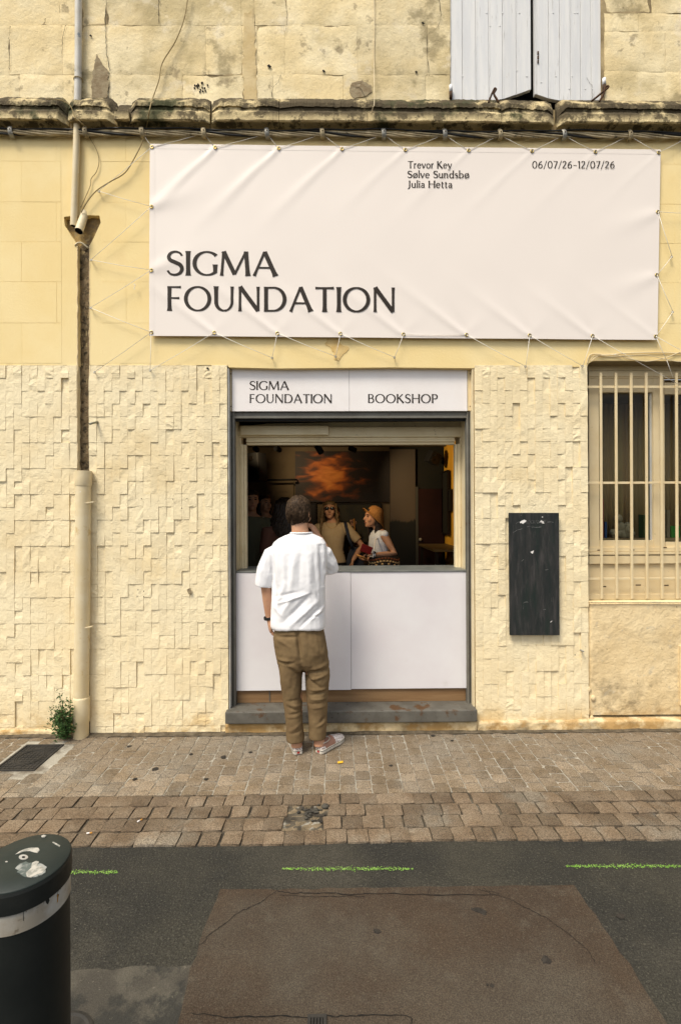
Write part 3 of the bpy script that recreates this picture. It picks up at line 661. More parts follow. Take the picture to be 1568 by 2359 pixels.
# ================================================================== shopfront
YF = WY + .055                     # face of the roller-shutter guides and sign
MB().box(DX0 - .004, DX0 + .004, WY + .003, YF + .1, .10, DTOP - .004).build('door_jamb', m_jamb, bld)
MB().box(DX1 - .004, DX1 + .004, WY + .003, YF + .1, .10, DTOP - .004).build('door_jamb', m_cream, bld)
for px0, px1 in ((528.5, 541), (1075, 1088)):
    x0, x1 = wx(px0, YF), wx(px1, YF); z0, z1 = wz(1626, 784, YF), wz(950, 784, YF)
    g = adopt(bpy.data.objects.new('shutter_guide', None), bld); COL.objects.link(g)
    MB().box(x0, x1, YF + .02, YF + .05, z0, z1).build('channel_back', m_steel, g)
    MB().box(x0, x0 + .014, YF, YF + .0198, z0, z1).build('channel_lip', m_steel, g, bevel=.002)
    MB().box(x1 - .016, x1, YF + .002, YF + .0198, z0, z1).build('channel_lip', m_steel, g, bevel=.002)
    for py in (1000, 1170, 1340, 1520):
        p = W((px0 + px1) / 2, py, YF); MB().ball((x0 + .007, YF - .001, p.z), (.004, .003, .004), 8, 5).build('rivet', m_steel, g, True)
# lintel rail below the sign
z = lambda py, Y=YF: wz(py, 784, Y)
xa, xb = wx(529, YF), wx(1088, YF)
rail = adopt(bpy.data.objects.new('lintel_rail', None), bld); COL.objects.link(rail)
MB().box(xa, xb, YF + .012, YF + .06, z(958), z(949.5)).build('angle_web', m_steel, rail, bevel=.002)
MB().box(xa + .03, xb - .03, YF + .004, YF + .06, z(964), z(958.4)).build('angle_flange', m_steel, rail, bevel=.002)
MB().box(xa + .04, xb - .04, YF + .03, YF + .06, z(969), z(964.3)).build('slot', m_black, rail)
for px in (664, 748, 770, 785, 812, 900, 985):
    p = W(px, 953, YF + .011); MB().ball(p, (.005, .003, .005), 8, 5).build('rivet', m_steel, rail, True)
# cream trims at the ends of the sign
for px0, px1 in ((528.5, 535), (1077.5, 1087.5)):
    t = MB().box(wx(px0, YF), wx(px1, YF), YF - .006, YF + .02, z(948), z(851)).build('sign_trim', m_creamw, bld, bevel=.002)
    for py in (862, 937):
        p = W((px0 + px1) / 2, py, YF - .007); MB().ball(p, (.0045, .002, .0045), 8, 5).build('trim_screw', m_iron, bld, True)
MB().box(xa, xb, YF + .03, YF + .06, z(948), DTOP).build('sign_backing', m_steel, bld)
# worn steel step
st = adopt(bpy.data.objects.new('door_step', None), bld); COL.objects.link(st)
ys = WY - .062; zt = wz(1640, 784, ys); zb_ = wz(1668, 784, ys)
MB().box(wx(516, ys), wx(1097.5, ys), ys, YF + .11, zb_, zt).build('step_plate', m_step, st, bevel=.008)
MB().box(wx(541, YF), wx(1075, YF), YF + .055, YF + .075, zt + .001, wz(1590, 784, YF + .05)).build('wood_board', m_wood, st, bevel=.002)
p = W(621, 1605, YF + .054); MB().box(p.x - .004, p.x + .004, p.y - .003, p.y + .002, zt + .012, p.z + .04).build('board_stain', m_step, st)

# cream window frame standing on the counter
YW = WY + .27
fr = adopt(bpy.data.objects.new('serving_window_frame', None), bld); COL.objects.link(fr)
zs = wz(1312, 784, YW)
zt_ = wz(1024, 784, YW)
for s, pxo, pxi in ((1, 541, 567), (-1, 1076, 1049)):
    xo, xi = wx(pxo, YW), wx(pxi, YW); wd = (xi - xo) / 4
    for k, (dy, f0, f1) in enumerate(((0, 0, 1.5), (.016, 1.5, 2.2), (.006, 2.2, 3.1), (.022, 3.1, 4.))):
        a, c = xo + wd * f0, xo + wd * f1
        MB().box(min(a, c) + .0006, max(a, c) - .0006, YW + dy, YW + .07, zs - .02, wz(985, 784, YW) if k < 2 else zt_).build('post_moulding', m_cream, fr, bevel=.0025)
xi0, xi1 = wx(541, YW), wx(1076, YW)
for (p0, p1, dy) in ((1024.5, 1019, .022), (1018.6, 1014, .006), (1013.6, 1008, .016), (1007.6, 985, .0)):
    MB().box(wx(567, YW) if dy else wx(548, YW), wx(1049, YW) if dy else wx(1068, YW), YW + dy, YW + .07, z(p0, YW), z(p1, YW)).build('head_moulding', m_cream, fr, bevel=.0025)
pts = [(xi0, z(984, YW)), (xi1, z(984, YW))] + [(xi1 + (xi0 - xi1) * t, z(971 + 6 * (t - .02) ** 2 + (3 if t > .9 else 0), YW)) for t in np.linspace(0, 1, 16)]
MB().prism(pts, YW + .028, YW + .06).build('header_panel', m_cream, fr)
MB().box(xi0, xi1, YW + .05, YW + .075, z(984, YW), wz(930, 784, YW)).build('roller_shutter_void', m_black, fr)
MB().box(wx(557, YW), wx(757, YW), YW - .035, YW + .027, z(1004, YW), z(983, YW)).build('motor_cover', m_cream, fr, bevel=.003)
MB().tube(smooth_pts([tuple(W(px, py, YW + .01)) for px, py in ((757, 1003), (768, 1004), (778, 999), (785, 990), (786, 984))], 5), .002, 6).build('motor_wire', m_cablek, fr, True)
# pelmet between frame head and sign, closing off the top
MB().box(DX0 - .1, DX1 + .1, YF + .24, YF + .6, wz(950, 784, YW), 3.05).build('bulkhead', m_cream, bld)
# side linings of the opening behind the guides
MB().box(DX0 - .02, wx(541, YF + .06), YF + .051, YW + .2, .1, 2.6).build('side_lining', m_cream, bld)
MB().box(wx(1075.5, YF + .06), DX1 + .02, YF + .051, YW + .2, .1, 2.6).build('side_lining', m_cream, bld)

# counter
ct = thing('shop_counter', 'white fronted counter with dark zinc top under the serving window', 'counter', (wx(808), YF + .06, 0))
yc = YF + .035; ztop = wz(1318, 784, yc)
for px0, px1, pb, dy in ((541.5, 806.6, 1591, 0), (807.2, 1074.5, 1589.5, .003)):
    MB().box(wx(px0, yc), wx(px1, yc), yc + dy, yc + .018, wz(pb, 784, yc), ztop - .006).build('front_panel', m_counter, ct, bevel=.0012)
MB().box(wx(541.5, yc), wx(1075, yc), yc - .004, yc + .36, ztop - .005, ztop + .006).build('counter_top', m_ctop, ct, bevel=.002)
MB().box(wx(541.5, yc) + .02, wx(1075, yc) - .02, yc + .03, yc + .30, .17, ztop - .0055).build('counter_carcass', m_wood, ct)

# ================================================================== barred window
win = adopt(bpy.data.objects.new('window', None), bld); COL.objects.link(win)
YR = WY + .12
def wb(name, p0, p1, q0, q1, y0, y1, mt=m_creamw, par=None, bev=.002):
    return MB().box(wx(p0, y0), wx(p1, y0), y0, y1, wz(q1, 1450, y0), wz(q0, 1450, y0)).build(name, mt, par or win, bevel=bev)
wb('head_track', 1357, 1640, 855, 868, YR, YR + .05); wb('head_rail', 1357, 1640, 868.4, 872, YR + .008, YR + .05)
wb('window_stile', 1357, 1380, 872.4, 1262, YR + .01, YR + .06); wb('window_rail', 1380.3, 1505, 872.4, 904.5, YR + .014, YR + .06)
wb('window_stile', 1505.3, 1531, 872.4, 1262, YR + .01, YR + .06); wb('window_rail', 1531.3, 1680, 882, 909, YR + .024, YR + .06)
wb('window_rail', 1380.3, 1505, 1246, 1262, YR + .014, YR + .06); wb('window_rail', 1531.3, 1680, 1250, 1262, YR + .024, YR + .06)
wb('window_stile', 1680.3, 1700, 872.4, 1262, YR + .02, YR + .06); wb('window_stile', 1497, 1502, 905, 1245.7, YR + .03, YR + .05, m_jamb)
wb('sill_track', 1356, 1700, 1262.4, 1272, YR - .004, YR + .06); wb('sill_track', 1356, 1700, 1273, 1279, YR - .018, YR + .06)
wb('sill_track', 1356, 1700, 1281, 1300, YR - .012, YR + .06)
wb('spandrel_panel', 1354, 1700, 1300.4, 1370, YR + .01, YR + .07, m_creamw); wb('spandrel_base', 1354, 1700, 1370.5, 1388, YR - .01, YR + .07, m_creamw)
for px, py, w in ((1390, 1352, 5), (1469, 1349, 6), (1455, 1349, 3), (1534, 1350, 5), (1455, 1268, 5), (1529, 1263, 6), (1379, 1268, 4)):
    wb('paint_chip', px - w, px + w, py - 1, py + 1.3, YR + (.0085 if py > 1300 else -.0055), YR + (.0098 if py > 1300 else -.0042), m_iron, None, 0)
m_glass = bpy.data.materials.new('window_glass'); m_glass.use_nodes = True; nt = m_glass.node_tree
gl = nt.nodes.new('ShaderNodeBsdfGlossy'); gl.inputs['Roughness'].default_value = .02; gl.inputs['Color'].default_value = (.9, .9, .88, 1)
tr = nt.nodes.new('ShaderNodeBsdfTransparent'); tr.inputs['Color'].default_value = (.93, .93, .88, 1); mx = nt.nodes.new('ShaderNodeMixShader')
lw = nt.nodes.new('ShaderNodeFresnel'); lw.inputs['IOR'].default_value = 1.22
nt.links.new(lw.outputs[0], mx.inputs[0]); nt.links.new(tr.outputs[0], mx.inputs[1]); nt.links.new(gl.outputs[0], mx.inputs[2])
nt.links.new(mx.outputs[0], nt.nodes['Material Output'].inputs['Surface'])
wb('pane', 1380, 1505.3, 904, 1246, YR + .034, YR + .038, m_glass, None, 0); wb('pane', 1531, 1680, 908, 1250, YR + .040, YR + .044, m_glass, None, 0)
# reveals
MB().box(WX0 - .05, WX0, WY + .008, CORE + .2, WBOT - .02, WTOP + .01).build('window_reveal', m_base, bld)
wb('head_board', 1355.5, 1640, 838, 854.6, YR + .004, YR + .05)
MB().box(WX0 + .001, WX1 - .001, WY + .012, CORE + .2, WTOP - .006, WTOP - .001).build('window_soffit', mat('brown_soffit', (.24, .19, .11), .9, (.30, .24, .14), 6), bld)  # soffit in a darker brown than the window frame
MB().box(WX1, WX1 + .06, WY + .01, CORE + .2, WBOT - .02, WTOP).build('window_reveal', m_base, bld)
# store room seen through the panes
m_dim = mat('dim_store_wall', (.50, .38, .22), .9, (.38, .28, .16), 2)
def tbox(name, mt, x0, x1, y0, y1, z0, z1, label, cat, grp=None, bev=.006):
    return tag(MB().box(x0, x1, y0, y1, z0, z1).build(name, mt, bevel=bev), label, cat, grp)
sx0, sx1 = WX0 - .25, WX1 + .3
struct(MB().box(sx0, sx1, 4.62, 4.66, .2, 2.7).build('store_back_wall', m_dim)); struct(MB().box(sx0 - .04, sx0, 3.99, 4.66, .2, 2.7).build('store_side_wall', m_dim)); struct(MB().box(sx1, sx1 + .04, 3.99, 4.66, .2, 2.7).build('store_side_wall', m_dim))
struct(MB().box(sx0 - .04, sx1 + .04, 3.945, 4.66, 2.7, 2.74).build('store_ceiling', m_dim)); struct(MB().box(sx0 - .04, sx1 + .04, 3.945, 4.66, .18, .20).build('store_floor', m_dim))
for k, px in enumerate((1384, 1401, 1424, 1441, 1464, 1482, 1540, 1561)):
    Y = 4.30; x = wx(px, Y); w = .075 + .02 * (k % 3)
    b = MB(); b.grid([[(x + w * (i / 8 - .5), Y + .012 * math.sin(i * 1.6 + k), zz) for zz in (1.44, 2.0, 2.62)] for i in range(9)])
    o = b.build('curtain_strip', mat('curtain%d' % k, (.40 + .02 * (k % 2), .295 + .01 * (k % 3), .155), .9), smooth=True); o.modifiers.new('s', 'SOLIDIFY').thickness = .003
    tag(o, 'brown hanging curtain strip behind the barred window', 'curtain', 'curtain strips behind the barred window')
shf = thing('store_shelf', 'dark shelf unit behind the barred window panes', 'shelf', (wx(1460, 4.2), 4.2, .2))
MB().box(sx0 + .02, sx1 - .02, 4.10, 4.29, 1.40, 1.425).build('shelf_board', m_dim, shf); MB().box(sx0 + .02, sx1 - .02, 4.10, 4.29, .2, .225).build('shelf_base', m_dim, shf)
MB().box(sx0 + .02, sx0 + .04, 4.10, 4.29, .2, 1.40).build('shelf_side', m_dim, shf); MB().box(sx1 - .04, sx1 - .02, 4.10, 4.29, .2, 1.40).build('shelf_side', m_dim, shf)
zz = 1.426
def px4(p): return wx(p, 4.12)
for nm, p0, p1, h, colr, lab in (('box', 1383, 1391, .34, (.30, .05, .03), 'tall red box on shelf nearest the window edge'), ('box', 1393, 1398, .14, (.04, .10, .30), 'small blue box between red box and bright pile'), ('box', 1483, 1495, .20, (.05, .14, .06), 'dark green box on the shelf by the centre stile'),
                                 ('box', 1545, 1566, .10, (.05, .30, .05), 'low bright green box seen through second pane'), ('box', 1536, 1543, .24, (.30, .26, .18), 'beige upright box through second pane')):
    o = MB().box(px4(p0), px4(p1), 4.12, 4.20, zz, zz + h).build(nm, mat('boxpaint%d' % p0, colr, .6), bevel=.004); tag(o, lab, 'box')
b = MB()
for k in range(16):
    b.ball((px4(1440 + random.gauss(0, 11)), 4.16 + random.uniform(-.02, .02), zz + .02 + abs(random.gauss(0, .05))), random.uniform(.02, .045), 8, 6)
tag(b.build('cloth_pile', mat('pale_cloth', (.42, .38, .28), .9), smooth=True), 'pale crumpled cloth pile on the shelf behind bars', 'cloth')
# iron bars
grl = thing('window_grille', 'cream painted iron bar grille in front of the window', 'grille', (wx(1460), WY + .05, WBOT))
YB = WY + .045
for px in (1384, 1419, 1454, 1488.8, 1523.4, 1558.5, 1593, 1628, 1662, 1697, 1731):
    a, c = W(px, 859, YB), W(px, 1381, YB)
    MB().box(a.x - .0095, a.x + .0095, YB, YB + .012, c.z, a.z).build('bar', m_creamw, grl, bevel=.0025)
for py, h in ((891, .010), (1113, .009), (1335, .009)):
    zc_ = wz(py, 1450, YB); MB().box(WX0 - .02, WX1 + .02, YB + .0125, YB + .0205, zc_ - h, zc_ + h).build('cross_bar', m_creamw, grl, bevel=.002)
# meter cabinet door at the right edge
cb = thing('meter_cabinet', 'cream metal meter cabinet door in the render at the right edge', 'cabinet', W(1640, 1625))
x0, x1, z0, z1 = wx(1563), wx(1720), wz(1626, 1565), wz(1489, 1565)
for a in ((x0, x0 + .018, z0, z1), (x1 - .018, x1, z0, z1), (x0 + .018, x1 - .018, z0, z0 + .018), (x0 + .018, x1 - .018, z1 - .018, z1)):
    MB().box(a[0], a[1], WY - .014, WY + .01, a[2], a[3]).build('cabinet_frame', m_creamw, cb, bevel=.002)
MB().box(x0 + .021, x1 - .021, WY - .006, WY + .01, z0 + .021, z1 - .021).build('cabinet_door', m_creamw, cb, bevel=.002)
# cables above the barred window
for k, pts in enumerate(([(1352, 838), (1356, 822), (1368, 816), (1400, 818), (1450, 814), (1520, 813), (1580, 815), (1650, 814)], [(1360, 834), (1380, 820), (1420, 819), (1452, 828), (1490, 833), (1530, 826), (1565, 812), (1600, 800)], [(1358, 832), (1372, 819), (1410, 822), (1480, 818), (1505, 822), (1550, 832), (1600, 838)])):
    o = MB().tube(smooth_pts([tuple(W(px, py, WY - .009 - .004 * k)) for px, py in pts], 6), .0042 - .0008 * k, 6).build('wall_wire', m_pvcy, smooth=True)
    tag(o, ['thick cream cable running along top of barred window', 'thin pale wire sagging across the barred window soffit', 'cream wire looping under the cable over barred window'][k], 'wire', 'wires above the barred window')

# ================================================================== lettering: flared humanist capitals drawn as strokes
TK, TN = .146, .068
def arc(cx, cy, rx, ry, a0, a1, n=22): return [(cx + rx * math.cos(R(a0 + (a1 - a0) * i / n)), cy + ry * math.sin(R(a0 + (a1 - a0) * i / n))) for i in range(n + 1)]
def ln(*p): return list(p)
def sp(*p): return [tuple(q) for q in smooth_pts(p, 7)]
# stroke: (points, weight multiplier, flare at start, flare at end)
GL = {
 'I': (.13, [(ln((.065, 0), (.065, 1)), 1, 1, 1)]),
 'S': (.60, [(sp((.55, .80), (.47, .92), (.31, .97), (.15, .91), (.085, .76), (.14, .62), (.31, .53), (.48, .43), (.545, .27), (.47, .10), (.30, .03), (.13, .07), (.04, .20)), 'S', .5, .5)]),
 'G': (.86, [(arc(.50, .5, .44, .475, 42, 318), 1, .5, .2), (ln((.79, .13), (.79, .46)), .95, 0, 1)]),
 'M': (1.06, [(ln((.06, 0), (.13, 1)), .66, 1, .3), (ln((.13, 1), (.52, .06)), 1.05, .3, 0), (ln((.52, .06), (.92, 1)), .60, 0, .3), (ln((.92, 1), (.99, 0)), 1.0, .3, 1)]),
 'A': (.86, [(ln((.05, 0), (.42, 1)), .62, 1, 0), (ln((.42, 1), (.81, 0)), 1.08, 0, 1), (ln((.20, .34), (.66, .34)), 1, 0, 0)]),
 'F': (.56, [(ln((.10, 0), (.10, 1)), 1, 1, .4), (ln((.10, .965), (.53, .965)), 1, 0, 1.2), (ln((.10, .52), (.47, .52)), 1, 0, 1.2)]),
 'O': (1.0, [(arc(.5, .5, .445, .475, 0, 360, 44), 1, 0, 0)]),
 'U': (.80, [(ln((.10, 1), (.10, .40)) + arc(.40, .38, .30, .355, 180, 270, 12)[1:], 1, 1, 0), (arc(.40, .38, .30, .355, 270, 360, 12) + ln((.70, .42), (.70, 1)), .70, 0, 1)]),
 'N': (.88, [(ln((.10, 0), (.10, 1)), .66, 1, .3), (ln((.10, 1), (.78, .02)), 1.08, .3, 0), (ln((.78, .02), (.78, 1)), .66, .2, 1)]),
 'D': (.88, [(ln((.10, 0), (.10, 1)), 1, .4, .4), (ln((.10, .965), (.38, .965)) + arc(.38, .5, .42, .465, 90, -90, 26)[1:] + ln((.10, .035)), 1, 0, 0)]),
 'T': (.74, [(ln((.37, 0), (.37, .97)), 1, 1, 0), (ln((.02, .965), (.72, .965)), 1, 1.2, 1.2)]),
 'B': (.66, [(ln((.10, 0), (.10, 1)), 1, .4, .4), (ln((.10, .965), (.32, .965)) + arc(.32, .755, .20, .21, 90, -90, 16)[1:] + ln((.10, .545)), .95, 0, 0), (ln((.10, .53), (.34, .53)) + arc(.34, .28, .25, .25, 90, -90, 18)[1:] + ln((.10, .035)), .95, 0, 0)]),
 'K': (.76, [(ln((.10, 0), (.10, 1)), 1, 1, 1), (ln((.12, .46), (.62, 1)), .62, 0, 1), (ln((.26, .58), (.72, 0)), 1.05, 0, 1)]),
 'H': (.86, [(ln((.10, 0), (.10, 1)), 1, 1, 1), (ln((.76, 0), (.76, 1)), 1, 1, 1), (ln((.10, .52), (.76, .52)), 1, 0, 0)]),
 'P': (.64, [(ln((.10, 0), (.10, 1)), 1, 1, .4), (ln((.10, .965), (.32, .965)) + arc(.32, .715, .25, .25, 90, -90, 18)[1:] + ln((.10, .465)), .95, 0, 0)]),
 'J': (.34, [(sp((.20, 1), (.20, .6), (.20, .2), (.16, -.02), (.06, -.12), (-.04, -.15)), 1, 1, .4)]),
 'R': (.68, [(ln((.10, 0), (.10, 1)), 1, 1, .4), (ln((.10, .965), (.32, .965)) + arc(.32, .735, .23, .23, 90, -90, 18)[1:] + ln((.10, .505)), .95, 0, 0), (ln((.30, .50), (.64, 0)), 1, 0, 1)]),
 'E': (.54, [(ln((.10, 0), (.10, 1)), 1, .4, .4), (ln((.10, .965), (.50, .965)), 1, 0, 1.2), (ln((.10, .52), (.46, .52)), 1, 0, 1), (ln((.10, .035), (.52, .035)), 1, 0, 1.2)]),
 'r': (.36, [(ln((.08, 0), (.08, .66)), .85, 1, 1), (sp((.09, .45), (.15, .58), (.24, .65), (.33, .64)), .9, 0, 1)]),
 'e': (.56, [(ln((.07, .36), (.48, .36)), 1, 0, 0), (arc(.28, .33, .215, .315, 5, 320, 28), .85, 0, .5)]),
 'v': (.52, [(ln((.02, .66), (.26, 0)), .95, 1, 0), (ln((.26, 0), (.50, .66)), .58, 0, 1)]),
 'o': (.60, [(arc(.30, .33, .235, .315, 0, 360, 34), .85, 0, 0)]),
 'ø': (.60, [(arc(.30, .33, .235, .315, 0, 360, 34), .85, 0, 0), (ln((.07, -.05), (.53, .71)), .5, 0, 0)]),
 'y': (.52, [(ln((.02, .66), (.27, .02)), .95, 1, 0), (sp((.50, .66), (.32, .12), (.20, -.18), (.10, -.26), (.01, -.27)), .6, 1, .5)]),
 'l': (.17, [(ln((.085, 0), (.085, 1.06)), .85, 1, 1)]),
 'u': (.56, [(ln((.08, .66), (.08, .25)) + arc(.25, .22, .17, .19, 180, 285, 12)[1:] + ln((.44, .17)), .85, 1, 0), (ln((.45, 0), (.45, .66)), .85, 1, 1)]),
 'n': (.58, [(ln((.08, 0), (.08, .66)), .85, 1, 1), (sp((.09, .44), (.17, .58), (.29, .63), (.41, .57), (.45, .40), (.45, .0)), .85, 0, 1)]),
 'd': (.62, [(ln((.52, 0), (.52, 1.06)), .85, 1, 1), (arc(.29, .33, .225, .31, 40, 325, 26), .85, 0, 0)]),
 's': (.42, [(sp((.36, .54), (.29, .62), (.19, .64), (.09, .59), (.07, .49), (.14, .40), (.26, .34), (.36, .25), (.35, .11), (.25, .03), (.14, .02), (.05, .08)), 's', .4, .4)]),
 'b': (.62, [(ln((.09, 0), (.09, 1.06)), .85, 1, 1), (arc(.32, .33, .225, .31, 140, -145, 26), .85, 0, 0)]),
 'i': (.17, [(ln((.085, 0), (.085, .66)), .85, 1, 1), (ln((.085, .83), (.085, .95)), 1., .0, .0)]),
 'a': (.50, [(sp((.09, .54), (.17, .62), (.27, .64), (.37, .58), (.40, .44), (.40, .0)), .85, .5, 1), (sp((.39, .38), (.24, .36), (.11, .29), (.08, .17), (.14, .05), (.25, .04), (.39, .14)), .75, 0, 0)]),
 't': (.36, [(ln((.14, .84), (.14, .18)) + sp((.14, .18), (.17, .06), (.25, .02), (.33, .05))[1:], .85, .6, .5), (ln((.02, .63), (.32, .63)), 1, 0, .6)]),
 '0': (.70, [(arc(.35, .5, .27, .475, 0, 360, 36), .85, 0, 0)]),
 '6': (.66, [(sp((.52, .95), (.33, .86), (.17, .66), (.09, .40), (.11, .18), (.22, .05), (.34, .03), (.47, .09), (.54, .24), (.53, .42), (.43, .54), (.31, .55), (.19, .48), (.11, .34)), .85, .6, 0)]),
 '7': (.58, [(ln((.04, .965), (.54, .965)), 1, 1, 0), (ln((.54, .965), (.20, 0)), .85, 0, 1)]),
 '2': (.60, [(sp((.08, .80), (.16, .92), (.29, .97), (.43, .91), (.48, .77), (.42, .60), (.27, .36), (.06, .04)), .85, .5, 0), (ln((.06, .035), (.54, .035)), 1, 0, 1)]),
 '1': (.36, [(ln((.22, 0), (.22, 1)), .9, 1, 0), (ln((.22, .99), (.04, .86)), .7, 0, 0)]),
 '/': (.46, [(ln((.03, -.12), (.43, 1.06)), .52, 0, 0)]),
 '–': (.56, [(ln((.03, .40), (.53, .40)), 1, 0, 0)]), ' ': (.28, []),
}
def ribbon(pts, wt, f0, f1, thin=1.0):
    P = [np.array(p, float) for p in pts]
    if len(P) == 2: P = [P[0] + (P[1] - P[0]) * i / 14 for i in range(15)]
    else:
        Q = []
        for a, c in zip(P[:-1], P[1:]):
            k = max(1, int(np.linalg.norm(c - a) / .05)); Q += [a + (c - a) * i / k for i in range(k)]
        P = Q + [P[-1]]
    L = [0.]
    for a, c in zip(P[:-1], P[1:]): L.append(L[-1] + np.linalg.norm(c - a))
    tot = L[-1] or 1; closed = np.linalg.norm(P[0] - P[-1]) < 1e-6; A, B = [], []
    for i, p in enumerate(P):
        if closed: t = P[(i + 1) % (len(P) - 1)] - P[(i - 1) % (len(P) - 1)]
        else: t = P[min(i + 1, len(P) - 1)] - P[max(i - 1, 0)]
        t = t / (np.linalg.norm(t) + 1e-9); s = L[i] / tot
        if wt in ('S', 's'):
            w = TN + (TK * 1.05 - TN) * max(0, math.sin(math.pi * s)) ** 1.6
            if wt == 's': w *= .85
        elif len(pts) == 2 and abs(t[1]) > .4: w = TK * wt
        else: w = (TN + (TK - TN) * abs(t[1]) ** 1.3) * (wt if abs(t[1]) > .4 else 1)
        w *= thin
        w *= 1 + .42 * f0 * math.exp(-L[i] / .085) + .42 * f1 * math.exp(-(tot - L[i]) / .085)
        nrm = np.array((-t[1], t[0])) * w / 2; A.append(p + nrm); B.append(p - nrm)
    return A, B
def lettering(text, x0, x1, base0, base1, cap, place, mt, parent, thin=1.0, gap=.10):
    """text from x0 to x1 (measuring px), baseline base0..base1, capital height cap; place(px,py,k)->point"""
    tot = sum(GL[c][0] for c in text) + gap * (len(text) - 1); sc = (x1 - x0) / tot; b = MB(); x = 0; k = 0
    for c in text:
        for (pts, wt, f0, f1) in GL[c][1]:
            A, B = ribbon(pts, wt, f0, f1, thin); k += 1
            def pl(q):
                px = x0 + (x + q[0]) * sc; return place(px, base0 + (base1 - base0) * (px - x0) / (x1 - x0) - q[1] * cap, k)
            b.grid([[pl(q) for q in A], [pl(q) for q in B]])
        x += GL[c][0] + gap
    return b.build('lettering', mt, parent)

# ================================================================== banner
YBN = WY - .030
C00, C10, C11, C01 = (343.5, 774.5), (1514, 784), (1521.5, 344.5), (345, 331.5)      # bottom left, bottom right, top right, top left
def bil(s, t):
    a = ((1 - s) * (1 - t), s * (1 - t), s * t, (1 - s) * t)
    return tuple(sum(w * c[k] for w, c in zip(a, (C00, C10, C11, C01))) for k in (0, 1))
grom = [(s, 1 - .018) for s in np.linspace(.0045, .9955, 9)] + [(s, .018) for s in np.linspace(.0045, .9955, 9)] + [(.0045, .34), (.0045, .67), (.9955, .34), (.9955, .67)]
rnd = random.Random(5); folds = []
for i, s in enumerate(np.linspace(.0045, .9955, 9)):
    if i > 0:
        k = (1.0, 1.0, .75, .5, .4, .35, .3, .25)[i - 1]
        folds.append((s * 3.85, 1.42, -.72, -.70, .46 + .15 * rnd.random(), .0075 * k, .017)); folds.append((s * 3.85 - .03, 1.42, -.62, -.78, .34, -.004 * k, .016))
        folds.append((s * 3.85 + .02, 1.42, .5, -.86, .22, .002 * k, .02))
    if i > 0:
        k = (.8, .9, .8, .9, .9, .8, .7, .4)[i - 1]
        folds.append((s * 3.85, .02, -.80, .60, .48 + .2 * rnd.random(), .0065 * k, .017)); folds.append((s * 3.85 + .03, .02, -.60, .80, .28, -.004 * k, .018))
        folds.append((s * 3.85 - .02, .02, .7, .7, .2, .002 * k, .02))
for t in (.34, .67):
    folds.append((.01, t * 1.44, .8, .35, .3, .006, .03)); folds.append((3.84, t * 1.44, -.8, -.3, .3, .005, .03))
FO = np.array(folds)
def relief(s, t):
    x, z_ = s * 3.85, t * 1.44
    dx, dz = x - FO[:, 0], z_ - FO[:, 1]; al = dx * FO[:, 2] + dz * FO[:, 3]; ac = -dx * FO[:, 3] + dz * FO[:, 2]
    wd = FO[:, 6] * (1 + 1.6 * np.clip(al, 0, 2) / FO[:, 4])
    r = FO[:, 5] * np.exp(-(ac / wd) ** 2) * np.where(al > -.02, np.exp(-(np.clip(al, 0, 9) / FO[:, 4]) ** 2), 0) * np.clip((al + .02) / .06, 0, 1)
    e = min(x, 3.85 - x, z_, 1.44 - z_)
    return r.sum() + .004 * fbm(x * .8, z_ * 1.1, 3., 2) + .0012 * fbm(x * 2.6, z_ * 2., 8., 2) 
def inv_bil(px, py):
    s = (px - C01[0]) / (C11[0] - C01[0]); t = .5
    for _ in range(4):
        q = bil(s, t); s += (px - q[0]) / 1173; t -= (py - q[1]) / 441
    return s, t
def bplace(px, py, k=0, off=.0016):
    s, t = inv_bil(px, py); p = W(px, py, YBN); return Vector((p.x, YBN - relief(s, t) - off - .00012 * k, p.z))
bn = thing('banner', 'large off-white exhibition banner laced to the yellow wall above the shop', 'banner', W(930, 780, YBN))
NS, NT = 260, 104; P = []
def snap(v, n): return v
for i in range(NS + 1):
    s = i / NS; P.append([Vector((W(*bil(s, j / NT), YBN).x, YBN - relief(s, j / NT), W(*bil(s, j / NT), YBN).z)) for j in range(NT + 1)])
o = MB().grid(P).build('sheet', m_banner, bn, True); sd_ = o.modifiers.new('t', 'SOLIDIFY'); sd_.thickness = .0012; sd_.offset = -1 if False else 1
def hem(s0, s1, t0, t1, n, m_):
    P = []
    for i in range(n + 1):
        row = []
        for j in range(m_ + 1):
            s, t = s0 + (s1 - s0) * i / n, t0 + (t1 - t0) * j / m_; q = W(*bil(s, t), YBN); row.append(Vector((q.x, YBN - relief(s, t) - .0007, q.z)))
        P.append(row)
    o = MB().grid(P).build('hem', m_banner, bn, True)
hem(.0005, .9995, .974, .9993, 200, 3); hem(.0005, .9995, .0007, .026, 200, 3); hem(.0005, .0098, .027, .973, 3, 80); hem(.9902, .9995, .027, .973, 3, 80)
GP = []
for s, t in grom:
    px, py = bil(s, t); p = bplace(px, py, 0, .0045); GP.append(p)
    b = MB(); n = 14
    b.loft([[p + Vector((r * math.cos(6.2832 * j / n), y, r * math.sin(6.2832 * j / n))) for j in range(n)] for r, y in ((.0145, .0015), (.0135, -.001), (.0075, -.001), (.0065, .0015))], False)
    b.build('eyelet', m_brass, bn, True)
    MB().loft([[p + Vector((.007 * math.cos(6.2832 * j / n), y, .007 * math.sin(6.2832 * j / n))) for j in range(n)] for y in (.0003, .0012)]).build('eyelet_hole', m_black, bn)
